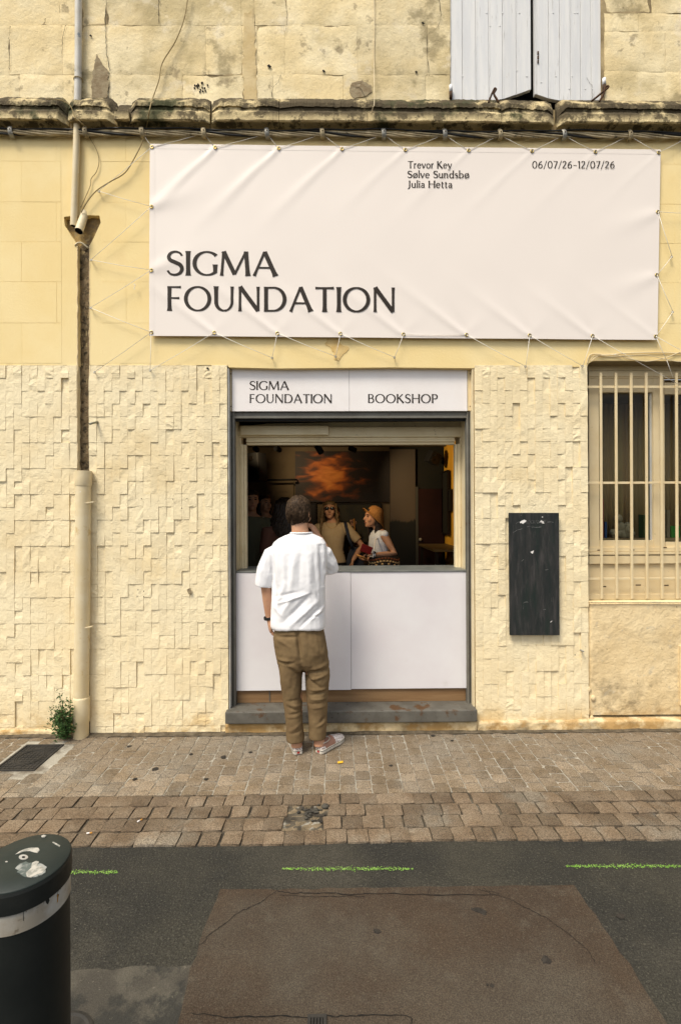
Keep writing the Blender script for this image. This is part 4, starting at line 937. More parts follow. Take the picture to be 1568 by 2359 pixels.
for txt, x0, x1, b0, b1, cap in (('SIGMA', 384, 638, 635.5, 637, 56), ('FOUNDATION', 384.5, 911, 717, 720.5, 57), ('Trevor Key', 939, 1039.5, 388, 388.5, 16.2), ('Sølve Sundsbø', 938, 1080, 410, 411, 16.2), ('Julia Hetta', 939.5, 1041, 432.8, 433.3, 16.2), ('06/07/26–12/07/26', 1225, 1415, 388.3, 388.8, 16.6)):
    lettering(txt, x0, x1, b0, b1, cap, bplace, m_ink, bn, 1.0 if cap > 40 else 1.12, .10 if cap > 40 else .085)
# shop signs
YS = YF - .012
def sign(p0, p1, lines, label):
    t = thing('shop_sign', label, 'sign', W((p0 + p1) / 2, 948, YS))
    MB().box(wx(p0, YS), wx(p1, YS), YS, YS + .018, wz(948, 784, YS), wz(850.5, 784, YS)).build('sign_panel', m_sign, t, bevel=.001)
    for txt, x0, x1, b0, cap in lines: lettering(txt, x0, x1, b0, b0, cap, lambda px, py, k: W(px, py, YS - .0012 - .00012 * k), m_ink, t)
sign(535.5, 805.2, [('SIGMA', 574.5, 665, 899, 20.3), ('FOUNDATION', 574.5, 764.5, 929, 20.3)], 'white sign panel reading SIGMA FOUNDATION over the serving window')
sign(805.8, 1077, [('BOOKSHOP', 847, 1008, 929, 20.3)], 'white sign panel reading BOOKSHOP over the serving window')

flake([(752, 782), (778, 781), (782, 792), (803, 800), (800, 812), (788, 818), (780, 832), (770, 828), (766, 805), (750, 795)], mat('ochre_water_stain', (.62, .42, .16), .95, (.72, .53, .24), 14, bump=[(60, .5, .004)]), 'damp_stain', WY - .0032, 6, 4.)
# hooks and cord
HK = {'a': (229, 443), 'b': (211, 601), 'c': (210, 711), 'd': (219, 859), 'e': (347, 855), 'f': (627, 826), 'g': (773, 823), 'h': (908, 825), 'i': (1209, 846), 'j': (1340, 845), 'k': (1545, 593), 'l': (1547, 720), 'm': (1600, 494), 'n': (1600, 826)}
HP = {}
HL = {'a': 'zinc eye screw highest in the plaster left of the banner', 'b': 'zinc eye screw in plaster beside the chase, second from the top', 'c': 'zinc eye screw in plaster beside the chase, third from the top', 'd': 'zinc eye screw at the top edge of cladding beside the chase', 'e': 'zinc eye screw in cladding straight below the banner corner eyelet', 'f': 'zinc eye screw above the SIGMA FOUNDATION sign, nearest its left end', 'g': 'zinc eye screw beside the ochre damp stain over the sign', 'h': 'zinc eye screw in plaster above the BOOKSHOP sign', 'i': 'zinc eye screw at top of cladding above the chalkboard', 'j': 'zinc eye screw at top of cladding by the barred window corner', 'k': 'zinc eye screw in plaster right of the banner, upper one', 'l': 'zinc eye screw in plaster right of the banner, lower one', 'm': 'zinc eye screw past the picture edge level with upper side eyelet', 'n': 'zinc eye screw past the picture edge above the barred window'}
for kx, (px, py) in HK.items():
    p = W(px, py, WY - .018); HP[kx] = p + Vector((0, -.012, 0))
    t = thing('eye_screw', HL[kx], 'eye screw', W(px, py), 'eye screws round the banner')
    MB().tube([W(px, py, WY + .004), p], .0028, 7).build('shank', m_zinc, t, True)
    MB().tube([p + Vector((.0075 * math.cos(a), -.0075 + .0075 * math.sin(a) * .6, .0085 * math.sin(a))) for a in np.linspace(0, 6.2, 13)], .0026, 6).build('eye', m_zinc, t, True)
T_, B_ = GP[:9], GP[9:18]; L1, L2, R1, R2 = GP[18], GP[19], GP[20], GP[21]     # L1 lower left side
clipx = [27, 198, 328, 470, 615, 742, 883, 1023, 1150, 1297, 1448, 1590]
clipP = [W(px, 309 + 8 * (px / 1568) - 4, WY - .03) for px in clipx]
def cord(label, paths):
    t = thing('lacing_cord', label, 'cord', tuple(paths[0][0]))
    for pts in paths:
        for a, c in zip(pts[:-1], pts[1:]):
            md = (a + c) / 2 - Vector((0, 0, .004)); MB().tube([a, md, c], .0017, 6).build('cord_span', m_rope, t, True)
cord('white cord lacing the top hem of the banner to the cable clips', [[clipP[2], T_[0], clipP[3] , T_[1]], [clipP[3], T_[1], clipP[4], T_[2], clipP[5], T_[3], clipP[6], T_[4], clipP[7], T_[5], clipP[8], T_[6], clipP[9], T_[7], clipP[10], T_[8], clipP[11]]])
cord('white cord zigzagging from banner left side to eye screws by the pipe', [[T_[0], HP['a'], L2, HP['b'], L1, HP['c'], B_[0], HP['d'], B_[0], HP['e']]])
cord('white cord zigzagging from banner right side to eye screws', [[HP['m'], R2, HP['k'], R1, HP['l'], B_[8], HP['n']]])
cord('white cord lacing the bottom hem of the banner above the sign', [[HP['e'], B_[1], HP['f'], B_[2], HP['g'], B_[3], HP['h'], B_[4]], [B_[4], B_[5], HP['i'], B_[6], HP['j'], B_[7], W(1562, 886, WY + .03)], [B_[8], W(1535, 830, WY - .02), W(1551, 873, WY + .035)]])
kn = W(308, 655, WY - .03); tag(MB().tube(smooth_pts([tuple(kn), tuple(kn + Vector((.012, 0, -.01))), tuple(kn + Vector((.002, 0, -.03))), tuple(kn + Vector((.01, 0, -.04)))], 4), .0022, 6).build('cord_end', m_rope, smooth=True), 'loose knotted cord end left of the banner', 'cord')

# cable bundle along the cornice with clips
cbn = thing('cable_bundle', 'dusty twisted cable bundle clipped under the cornice', 'cable', W(784, 312))
for k in range(6):
    pts = []
    for i, px in enumerate(range(-420, 2000, 14)):
        base = 304 + 8 * px / 1568; sag = 3.0 * math.sin(math.pi * ((px - 27) % 142) / 142); a = i * .33 + k * 1.05
        pts.append(W(px, base + sag * .6 + 5.4 * math.sin(a) + 1.0 * nz(i * .3, k), WY - .028 - .012 * math.cos(a)))
    MB().tube(pts, .0075 if k < 4 else .006, 7).build('strand', m_cable if k != 3 else m_cablek, cbn, True)
pts = [W(px, 295.5 + 8 * px / 1568 + 2.0 * math.sin(px * .013) + 1.3 * math.sin(px * .041), WY - .040) for px in range(-420, 2000, 20)]
MB().tube(pts, .0055, 7).build('black_strand', m_cablek, cbn, True)
for px, p in zip(clipx, clipP):
    MB().tube([p + Vector((-.004, -.014, .030)), p + Vector((0, -.024, .008)), p + Vector((.004, -.020, -.026)), p + Vector((.004, .012, -.034))], [(.017, .005)] * 4, 8, ref=(1, 0, 0)).build('clip', m_zinc if px % 2 else m_cable, cbn, True)
    MB().ball(p + Vector((.002, -.027, .004)), (.006, .003, .006), 8, 5).build('clip_bolt', m_iron, cbn, True)
def wire(label, pts, r, mt, Y=WY - .012, cat='wire'):
    o = MB().tube(smooth_pts([tuple(W(px, py, Y - (.095 if 226 < py < 285 else 0))) for px, py in pts], 7), r, 6).build('loose_wire', mt, smooth=True); return tag(o, label, cat)
wire('long thin wire hanging from above across cornice to the cut pipe', [(434, -20), (425, 40), (404, 95), (374, 145), (366, 185), (352, 226), (344, 255), (338, 290), (330, 322), (312, 360), (288, 398), (252, 420), (222, 440), (200, 466), (187, 490)], .0042, m_wire, WY - .03)
wire('thin wire looping through the broken cornice beside the pipe', [(105, 228), (140, 231), (162, 244), (172, 268), (188, 284), (198, 294)], .0032, m_wire)
wire('thin wire drooping below the cables to the cut pipe end', [(206, 316), (222, 345), (228, 372), (222, 396), (210, 412), (208, 428), (198, 452), (186, 478)], .0028, m_wire)
wire('pale thin wire running straight down the stone wall', [(861, -20), (862, 60), (861, 140), (862, 232), (858, 250), (848, 285), (846, 334)], .0028, m_pvcy)

# ================================================================== pipes
def pipe(name, label, pts, r, mt, Y, extra=()):
    t = thing(name, label, 'pipe', W(*pts[-1], Y)); k = 20; b = MB(); P = [W(px, py, Y) for px, py in pts]
    b.tube(P, r, k, cap=False); b.tube(P, r - .003, k, cap=False); o = b.build('pipe_body', mt, t, True)
    return t, P
t, P = pipe('upper_drainpipe', 'narrow white peeling drainpipe running down over the stone storey', [(181, -120), (180.5, 60), (180, 180), (178, 262)], .0245, m_pvcw, WY - .035)
p = W(180, 184, WY - .035); MB().tube([p + Vector((.029 * math.cos(a), .029 * math.sin(a), .004 * math.cos(a))) for a in np.linspace(0, 6.28, 18)], .003, 6).build('wire_strap', m_wire, t, True)
t, P = pipe('cut_drainpipe', 'narrow cream drainpipe below the cornice, cut off above the cavity', [(178, 264), (175.5, 360), (172.5, 440), (169.5, 522)], .0235, m_pvcy, WY - .030)
MB().ball(P[-1] + Vector((0, 0, .006)), (.0205, .0205, .003), 14, 5).build('pipe_bore', m_crack, t)
t = thing('pipe_stub', 'short tilted cream pipe stub poking out of the cavity', 'pipe', W(184, 535, WY))
a, c = W(196, 491, WY + .02), W(181.5, 533, WY - .055)
MB().tube([a, a.lerp(c, .5), c], .028, 18, cap=False).build('stub_body', m_pvcy, t, True); MB().tube([a, c], .0245, 18, cap=False).build('stub_inside', m_crack, t, True)
d = (c - a).normalized(); MB().tube([c - d * .02, c - d * .018], .025, 18).build('pipe_bore', m_crack, t)
YP = WY - .045; rp = .0525
t = thing('lower_drainpipe', 'thick cream painted drainpipe rising from the pavement below the open chase', 'pipe', W(187, 1700, YP))
P = [W(px, py, YP) for px, py in ((192, 1112), (191, 1250), (190, 1400), (188.5, 1520), (187.5, 1612))]
MB().tube(P, rp, 28, cap=False).build('pipe_body', m_pvcy, t, True)
P = [W(px, py, YP) for px, py in ((192.5, 1086), (192.5, 1100), (192.3, 1118), (192.3, 1121))]
MB().tube(P, [.0565, .0565, .058, .0545], 28, cap=False).build('pipe_collar', m_pvcy, t, True); MB().tube([W(192.5, 1086.5, YP), W(192.5, 1092, YP)], .0545, 28).build('collar_mouth', m_chase, t)
P = [W(px, py, YP) for px, py in ((187.6, 1606), (187.5, 1610), (187.5, 1640), (187.2, 1664), (187, 1667), (186.8, 1700), (186.8, 1712))]
MB().tube(P, [.0535, .058, .0585, .0585, .054, .053, .053], 28).build('pipe_foot', m_pvcy, t, True)
for px, py in ((200, 1160), (197, 1450)):
    p = W(px, py, YP - rp - .002); MB().hexa([p + Vector(v) for v in ((-.035, .012, -.008), (.035, .03, .004), (.035, .045, .004), (-.035, .027, -.008), (-.035, .012, .000), (.035, .03, .015), (.035, .045, .015), (-.035, .027, .000))]).build('pipe_bracket', m_pvcy, t, bevel=.002)
p = W(207, 977, WY - .09); q = W(227, 972.5, WY + .01)
tag(MB().tube([q, q.lerp(p, .5), p], [.0085, .0085, .009], 12).build('threaded_stub', mat('dull_zinc_thread', (.30, .29, .22), .5, metal=.6), smooth=True), 'short threaded steel rod sticking out of the slate cladding', 'rod')
p = W(1339, 1500, WY - .012); tag(MB().tube([p + Vector((0, .03, 0)), p + Vector((-.004, -.035, .004))], [.006, .006], 10).build('threaded_stub', m_zinc, smooth=True), 'small rusty bolt in the flaked corner under the window', 'bolt')

# ================================================================== blackboard
YK = WY - .045
bb_ = thing('blackboard', 'narrow black painted chalkboard on the cladding beside the barred window', 'chalkboard', W(1230, 1465, YK))
pts = [W(1172.7, 1182.5, YK), W(1287, 1182.5, YK), W(1288.6, 1465, YK), W(1175, 1465, YK)]
MB().prism([(p.x, p.z) for p in pts], YK, YK + .022).build('board_panel', m_board, bb_, bevel=.0015)
def scrap(pts, mt=m_paper, y=.0008):
    P = [W(px, py, YK - y) for px, py in pts]; MB().prism([(p.x, p.z) for p in P], YK - y - .0008, YK - y + .0003).build('paper_remnant', mt, bb_)
k_ = .2162 / 1.5944; bx, by = 1850 / 1.5944, 1850 / 1.5944
scrap([(bx + k_ * u, by + k_ * v) for u, v in ((265, 322), (300, 300), (345, 280), (382, 298), (372, 315), (350, 330), (318, 352), (300, 335), (280, 342))])
scrap([(bx + k_ * u, by + k_ * v) for u, v in ((603, 325), (635, 287), (650, 300), (670, 312), (684, 348), (655, 345), (632, 320))])
scrap([(bx + k_ * u, by + k_ * v) for u, v in ((448, 830), (506, 803), (498, 835), (485, 860))])
scrap([(bx + k_ * u, by + k_ * v) for u, v in ((640, 232), (655, 226), (664, 238), (648, 242))]); scrap([(bx + k_ * u, by + k_ * v) for u, v in ((788, 2020), (818, 1995), (814, 2008), (792, 2030))])
bpl = lambda px, py, k: W(px, py, YK - .0007 - .00008 * k)
lettering('PROGRAMME', bx + k_ * 330, bx + k_ * 715, by + k_ * 352, by + k_ * 345, k_ * 58, bpl, m_chalk, bb_, .38, .06)
def chalk(pts, w=.35):
    P = smooth_pts([(bx + k_ * u, by + k_ * v) for u, v in pts], 6); A = [W(p[0], p[1] - w, YK - .0009) for p in P]; B = [W(p[0] + .3 * w, p[1] + w, YK - .0009) for p in P]
    MB().grid([A, B]).build('chalk_mark', m_chalk, bb_)
for pts in ([(150, 505), (220, 460), (300, 437), (318, 434)], [(395, 402), (450, 392), (512, 392)], [(470, 412), (560, 410), (640, 402)], [(735, 322), (790, 318), (838, 324)], [(205, 345), (240, 322), (262, 318)], [(284, 212), (294, 200), (290, 180)], [(746, 212), (752, 196), (748, 178)], [(300, 985), (318, 970), (332, 955)], [(700, 1135), (730, 1132), (750, 1126)], [(325, 1800), (336, 1740), (338, 1690), (400, 1680), (412, 1700)], [(448, 1600), (455, 1700), (458, 1800)], [(810, 1595), (808, 1680)], [(660, 1808), (712, 1806)]): chalk(pts)

# ================================================================== plant growing at the foot of the pipe
rnd = random.Random(11); base = Vector((wx(150, 3.55), 3.56, 0))
pl = thing('wall_plant', 'small bushy green weed growing between wall and drainpipe foot', 'plant', base)
lv = MB(); sm = MB(); cen = W(146, 1662, 3.50)
for k in range(60):
    a = rnd.uniform(0, 6.28); tip = W(145 + rnd.gauss(0, 17), 1662 + rnd.gauss(0, 22), 3.52 + rnd.gauss(0, .035)); tip.y = min(tip.y, WY - .03); tip.z = max(tip.z, .02)
    if k < 4: tip = W(100 + 9 * k, 1676 - 12 * k, 3.56)
    if k == 5: tip = W(170, 1612, 3.58)
    md = base.lerp(tip, .5) + Vector((rnd.gauss(0, .012), rnd.gauss(0, .012), .025))
    pts = smooth_pts([tuple(base), tuple(md), tuple(tip)], 4); sm.tube(pts, [.0025] * 4 + [.0015] * (len(pts) - 4), 5)
    for q in range(26 if k > 3 else 7):
        i = rnd.randint(2, len(pts) - 1); o_ = Vector(pts[i]) + Vector((rnd.gauss(0, .012), rnd.gauss(0, .012), rnd.gauss(0, .012)))
        s = rnd.uniform(.009, .018); u = Vector((rnd.gauss(0, 1), rnd.gauss(-.5, .8), rnd.gauss(.3, .7))).normalized(); w = u.cross(Vector((rnd.gauss(0, 1), rnd.gauss(0, 1), rnd.gauss(0, 1)))).normalized(); n_ = u.cross(w) * s * .25
        lv.add([o_, o_ + u * s * .6 + w * s * .45, o_ + u * s * 1.35 + n_, o_ + u * s * .6 - w * s * .45, o_ + u * s * .7 - n_], [(0, 1, 4), (1, 2, 4), (2, 3, 4), (3, 0, 4)])
lv.build('leaves', m_leaf, pl)['kind'] = 'stuff'; sm.build('stems', m_stem, pl, True)

# ================================================================== bollard
h_ = .76; bc = Vector((-.913 * h_ * 1.0, 1.386 * h_, 0)); br = .121 * h_; ztop_ = CAM_H - h_
bc = Vector((bc.x * math.cos(YAW) + bc.y * math.sin(YAW), bc.y * math.cos(YAW) - bc.x * math.sin(YAW), 0))
bo = thing('bollard', 'dark green-black metal bollard with dirty white band in the road corner', 'bollard', (bc.x, bc.y, RZ))
def turned(name, prof, mt, n=110):
    return MB().loft([[(bc.x + r * math.cos(6.28318 * j / n), bc.y + r * math.sin(6.28318 * j / n), zz) for j in range(n)] for r, zz in prof], True).build(name, mt, bo, name == 'cap_top')
turned('post', [(br * 1.12, RZ), (br * 1.12, .03), (br * .955, .05), (br * .95, ztop_ - .05), (br * .95, ztop_ - .049)], m_boll)
turned('cap_rim', [(br * .96, ztop_ - .0485), (br * .995, ztop_ - .047), (br, ztop_ - .010), (br * .985, ztop_ - .004)], m_boll)
turned('cap_top', [(br * .97, ztop_ - .006), (br * .978, ztop_ - .0025), (br * .955, ztop_), (br * .5, ztop_ + .0012), (.004, ztop_ + .0015)], m_bolltop)
turned('reflective_band', [(br * .952, ztop_ - .090), (br * .966, ztop_ - .090), (br * .966, ztop_ - .0500), (br * .952, ztop_ - .0500)], m_band)
def cap_mark(pts, mt, name, z=.0022):
    P = [G(px, py, ztop_ + z) for px, py in pts]; MB().slab([(p.x, p.y) for p in P], ztop_ + z - .0018, ztop_ + z).build(name, mt, bo)
k_ = .574 / 1.5944; oy = 3000 / 1.5944
K = lambda u, v: (k_ * u, oy + k_ * v)
m_white = mat('white_paint_smudge', (.50, .50, .46), .8, (.20, .22, .20), 60, .4, .6)
m_whites = mat('white_scratch_paint', (.46, .44, .39), .85, (.26, .26, .23), 70, .4, .6)
cap_mark([K(u, v) for u, v in ((98, 245), (125, 225), (160, 210), (200, 202), (245, 203), (254, 218), (240, 235), (222, 232), (190, 222), (150, 226), (118, 238))], m_whites, 'paint_scratch')
cap_mark([K(150 + 30 * math.cos(a), 262 + 16 * math.sin(a)) for a in np.linspace(0, 6.28, 18)[:-1]], m_band, 'bolt_washer', .0026); cap_mark([K(150 + 11 * math.cos(a), 262 + 6 * math.sin(a)) for a in np.linspace(0, 6.28, 12)[:-1]], m_black, 'bolt_head', .0034)
rnd = random.Random(3)
cap_mark([K(205 + (95 + 18 * rnd.uniform(-1, 1)) * math.cos(a), 340 + (48 + 9 * rnd.uniform(-1, 1)) * math.sin(a)) for a in np.linspace(0, 6.28, 26)[:-1]], mat('dull_sticker_residue', (.10, .12, .11), .8, (.30, .31, .29), 45, .45, .6), 'sticker_residue', .0022)
cap_mark([K(u, v) for u, v in ((205, 300), (230, 286), (250, 292), (235, 318), (268, 322), (292, 340), (270, 362), (240, 372), (200, 390), (172, 386), (165, 362), (185, 345), (200, 330))], m_whites, 'sticker_residue', .003)
cap_mark([K(u, v) for u, v in ((264, 126), (280, 120), (297, 124), (288, 132), (268, 133))], m_whites, 'paint_scratch'); cap_mark([K(u, v) for u, v in ((335, 166), (345, 166), (385, 188), (380, 194))], m_whites, 'paint_scratch'); cap_mark([K(u, v) for u, v in ((32, 290), (45, 287), (50, 293), (38, 296))], m_whites, 'paint_scratch')

def on_post(u, v, r=br * .9685):       # photo point -> surface of the bollard
    px, py = K(u, v); d = ray(px, py); ox, oy_ = -bc.x, -bc.y
    A = d.x ** 2 + d.y ** 2; B = 2 * (d.x * ox + d.y * oy_); C_ = ox * ox + oy_ * oy_ - r * r; D = max(B * B - 4 * A * C_, 0); t_ = (-B - math.sqrt(D)) / (2 * A)
    return Vector((d.x * t_, d.y * t_, CAM_H + d.z * t_))
def band_mark(name, mt, pts, r=br * .9685):
    P = [on_post(u, v, r) for u, v in pts]; cc = sum(P, Vector()) / len(P)
    MB().add([cc] + P, [(0, i + 1, (i + 1) % len(P) + 1) for i in range(len(P))]).build(name, mt, bo)
band_mark('band_tear', m_boll, [(404, 400), (420, 385), (400, 440), (384, 478), (374, 520), (362, 515), (378, 455)])
band_mark('band_tear', m_boll, [(290, 540), (310, 515), (318, 540), (308, 566), (296, 560)])
band_mark('rust_streak', mat('yellow_rust_streak', (.30, .16, .03), .8), [(366, 505), (374, 500), (372, 545), (364, 560)])
band_mark('sticker_seam', m_boll, [(147, 565), (151, 565), (152, 672), (148, 672)])
band_mark('dirt_smear', mat('brown_smear', (.12, .10, .075), .9, (.30, .28, .24), 60), [(160, 590), (230, 560), (280, 540), (285, 560), (240, 590), (165, 615)])
# ================================================================== shop interior
YBK, FLZ, CLZ = 7.20, .15, wz(1031, 784, 7.2)
XRW = wx(1023, YBK); XLW = -2.6; YIN = YF + .6
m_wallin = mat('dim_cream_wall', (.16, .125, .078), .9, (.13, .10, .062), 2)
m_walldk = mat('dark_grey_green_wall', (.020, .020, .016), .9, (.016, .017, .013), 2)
m_yelwall = mat('yellow_interior_wall', (.72, .40, .04), .8, (.66, .34, .03), 3)
m_floor = mat('dark_wood_floor', (.10, .07, .045), .6, (.07, .05, .03), 4, sq=(6, .6, 1))
struct(MB().box(XLW, XRW, YIN - .3, YBK, FLZ - .05, FLZ).build('interior_floor', m_floor))
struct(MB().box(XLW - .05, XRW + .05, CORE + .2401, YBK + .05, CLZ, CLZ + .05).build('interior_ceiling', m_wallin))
xsp = wx(897, YBK)
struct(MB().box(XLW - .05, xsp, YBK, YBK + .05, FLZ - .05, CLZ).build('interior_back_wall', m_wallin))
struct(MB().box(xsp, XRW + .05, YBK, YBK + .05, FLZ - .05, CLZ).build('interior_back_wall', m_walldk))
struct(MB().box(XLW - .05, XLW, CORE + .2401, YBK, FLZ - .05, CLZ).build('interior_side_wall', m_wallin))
rw = MB(); n = 60                  # right wall; soft vertical ribs shape in the streaks of scalloped light
rw.grid([[(XRW + .012 * math.sin(i * 1.1), CORE + .2401 + (YBK - CORE - .2401) * i / n, zz) for zz in (FLZ - .05, CLZ)] for i in range(n + 1)])
rw.box(XRW + .03, XRW + .05, CORE + .2401, YBK, FLZ - .05, CLZ)
struct(rw.build('interior_side_wall', m_yelwall, smooth=False))
def art_mat(name, kind):
    m = bpy.data.materials.new(name); m.use_nodes = True; nt = m.node_tree; N, L = nt.nodes, nt.links; bs = N['Principled BSDF']; bs.inputs['Roughness'].default_value = .6
    tc = N.new('ShaderNodeTexCoord'); mp = N.new('ShaderNodeMapping'); L.new(tc.outputs['Generated'], mp.inputs['Vector'])
    nz1 = N.new('ShaderNodeTexNoise'); nz1.inputs['Scale'].default_value = 3.8; nz1.inputs['Detail'].default_value = 5; nz1.inputs['Roughness'].default_value = .42; nz1.inputs['Distortion'].default_value = .5
    rp = N.new('ShaderNodeValToRGB'); L.new(rp.outputs[0], bs.inputs['Base Color'])
    if kind == 'cloud':
        mp.inputs['Rotation'].default_value = (0, R(38), 0); mp.inputs['Scale'].default_value = (1.6, 1, 2.0); L.new(mp.outputs[0], nz1.inputs['Vector'])
        gr = N.new('ShaderNodeTexGradient'); gr.gradient_type = 'SPHERICAL'; m2 = N.new('ShaderNodeMapping'); m2.inputs['Location'].default_value = (-.62, 0, -.60); m2.inputs['Scale'].default_value = (1.75, 0, 1.15)
        L.new(tc.outputs['Generated'], m2.inputs['Vector']); L.new(m2.outputs[0], gr.inputs['Vector'])
        ad = N.new('ShaderNodeMath'); ad.operation = 'MULTIPLY_ADD'; ad.inputs[1].default_value = 1.25; L.new(nz1.outputs['Fac'], ad.inputs[0])
        sb = N.new('ShaderNodeMath'); sb.operation = 'SUBTRACT'; sb.inputs[1].default_value = .74; L.new(gr.outputs['Fac'], sb.inputs[0]); L.new(sb.outputs[0], ad.inputs[2]); L.new(ad.outputs[0], rp.inputs[0])
        cs = [(0, (.006, .003, .002)), (.30, (.018, .007, .003)), (.50, (.15, .035, .004)), (.70, (.55, .14, .012)), (.95, (.80, .28, .04))]
    else:
        m2 = N.new('ShaderNodeSeparateXYZ'); L.new(tc.outputs['Generated'], m2.inputs[0]); nz1.inputs['Scale'].default_value = 9; L.new(tc.outputs['Generated'], nz1.inputs['Vector'])
        ad = N.new('ShaderNodeMath'); ad.operation = 'MULTIPLY_ADD'; ad.inputs[1].default_value = .10; L.new(nz1.outputs['Fac'], ad.inputs[0]); L.new(m2.outputs['Z'], ad.inputs[2]); L.new(ad.outputs[0], rp.inputs[0])
        cs = [(0, (.004, .005, .003)), (.44, (.006, .007, .004)), (.46, (.10, .075, .05)), (1.0, (.075, .06, .045))]
    while len(rp.color_ramp.elements) < len(cs): rp.color_ramp.elements.new(.5)
    for e, (p, c) in zip(rp.color_ramp.elements, cs): e.position = p; e.color = (*c, 1)
    return m
m_art = art_mat('orange_cloud_print', 'cloud'); m_land = art_mat('dusky_landscape_print', 'land'); m_frame = mat('dark_frame_wood', (.012, .009, .007), .5)
def panel(name, Y, p0, p1, q0, q1, mt, label, cat, frame=True, th=.03):
    a, c = W(p0, q1, Y), W(p1, q0, Y); t = thing(name, label, cat, (a.x, Y + th, a.z))
    MB().box(a.x, c.x, Y, Y + th, a.z, c.z).build('print', mt, t)
    if frame:
        f = .018
        for x0, x1, z0, z1 in ((a.x - f, a.x, a.z - f, c.z + f), (c.x, c.x + f, a.z - f, c.z + f), (a.x, c.x, a.z - f, a.z), (a.x, c.x, c.z, c.z + f)): MB().box(x0, x1, Y - .006, Y + th, z0, z1).build('frame', m_frame, t)
    return t
panel('artwork', YBK - .06, 680, 897, 1040, 1158, m_art, 'large dark print with glowing orange cloud on the shop back wall', 'artwork', False, .055)
panel('artwork', YBK - .05, 690, 725, 1163, 1240, m_art, 'small dark and orange framed print under the big cloud print', 'artwork')
panel('artwork', YBK - .05, 766, 876, 1163, 1250, mat('dim_picture', (.05, .045, .025), .5, (.03, .03, .02), 6), 'dark framed picture behind the blonde woman', 'artwork')
panel('artwork', YBK - .05, 898.5, 956, 1036, 1310, m_land, 'tall dusky landscape print with pale sky on back wall', 'artwork', False, .045)
# framed pictures on the yellow side wall
def side_pic(y0, y1, z0, z1, mt, label, d=.035):
    t = thing('framed_picture', label, 'picture', (XRW - .02, y0, z0)); X = XRW - .014
    MB().box(X - d * .6, X, y0 + .02, y1 - .02, z0 + .02, z1 - .02).build('print', mt, t)
    for a in ((y0, y0 + .02, z0, z1), (y1 - .02, y1, z0, z1), (y0 + .02, y1 - .02, z0, z0 + .02), (y0 + .02, y1 - .02, z1 - .02, z1)): MB().box(X - d, X, *a).build('frame', m_frame, t)
side_pic(6.80, 7.17, 1.33, 2.25, m_walldk, 'tall dark frame hung on the yellow side wall')
side_pic(6.62, 6.78, 1.665, 1.97, m_black, 'small dark frame nearest on the yellow side wall')
# door and door frame on the dark wall
dr = thing('interior_door', 'dark red brown door at the back of the shop', 'door', W(990, 1300, YBK - .05))
a, c = W(963, 1300, YBK - .05), W(1022, 1127, YBK - .05)
MB().box(a.x, c.x - .005, YBK - .05, YBK - .001, FLZ, c.z).build('door_leaf', mat('dark_red_door', (.026, .007, .005), .6, (.018, .005, .004), 3), dr)
MB().box(a.x - .035, a.x - .001, YBK - .06, YBK - .001, FLZ, c.z + .03).build('door_frame', mat('grey_door_frame', (.07, .07, .06), .7), dr)
p = W(968, 1244, YBK - .07); MB().ball(p, .026, 12, 8).build('door_knob', m_zinc, dr, True)
# panelled cupboard/door at the left and black rail
cp = thing('panelled_door', 'cream panelled door behind the dark haired woman', 'door', W(645, 1310, YBK - .05))
a, c = W(613, 1300, YBK - .05), W(676, 1110, YBK - .05); MB().box(a.x, c.x, YBK - .045, YBK - .001, FLZ, c.z).build('door_leaf', m_wallin, cp)
for q0, q1 in ((1131, 1146), (1150, 1235), (1240, 1310)):
    u, v = W(622, q1, YBK - .05), W(666, q0, YBK - .05)
    for x0, x1, z0, z1 in ((u.x, u.x + .02, u.z, v.z), (v.x - .02, v.x, u.z, v.z), (u.x + .02, v.x - .02, u.z, u.z + .02), (u.x + .02, v.x - .02, v.z - .02, v.z)): MB().box(x0, x1, YBK - .056, YBK - .0452, z0, z1).build('panel_moulding', m_wallin, cp)
a, c = W(608, 1107, YBK - .2), W(683, 1106, YBK - .2); rl = thing('wall_rail', 'thin black rail across the cream back wall', 'rail', a)
MB().tube([a, c], .014, 10).build('rail_tube', m_black, rl, True)
for q in (a, c): MB().tube([q, Vector((q.x, YBK - .001, q.z))], .01, 8).build('rail_arm', m_black, rl, True)
# loudspeakers
def speaker(c, sx, sy, sz, rot, label):
    t = thing('loudspeaker', label, 'loudspeaker', c); t.rotation_euler = rot
    b = MB().box(-sx, sx, -sy, sy, -sz, sz).build('cabinet', m_black, None, bevel=.01); b.parent = t
    n = 20
    for zc_, r in ((-sz * .3, sx * .72), (sz * .6, sx * .35)):
        o = MB().loft([[(rr * math.cos(6.283 * j / n), -sy - dy, zc_ + rr * math.sin(6.283 * j / n)) for j in range(n)] for rr, dy in ((r, 0), (r * .95, .008), (r * .85, .008), (r * .3, -.0))]).build('cone', m_frame, None, True); o.parent = t
    o = MB().tube([(0, sy, 0), (0, sy + .12, .02)], .015, 8).build('bracket', m_black, None, True); o.parent = t
speaker(W(590, 1078, 6.0), .095, .10, .175, (0, R(-3), R(-25)), 'large black loudspeaker hanging over the man at left')
speaker(W(997, 1056, 6.9), .085, .08, .085, (R(10), R(24), R(20)), 'small tilted black loudspeaker under the ceiling at right')
# table under the pictures
tb = thing('side_table', 'low wooden side table under pictures on the yellow wall', 'table', (XRW - .3, 6.2, FLZ))
a = W(985, 1262, 6.3); MB().box(a.x, XRW - .02, 5.9, 7.0, a.z - .03, a.z).build('table_top', mat('yellow_pine_top', (.12, .085, .035), .5), tb, bevel=.004)
for x, y in ((a.x + .04, 5.95), (a.x + .04, 6.95), (XRW - .07, 5.95), (XRW - .07, 6.95)): MB().box(x - .02, x + .02, y - .02, y + .02, FLZ, a.z - .03).build('leg', m_frame, tb)
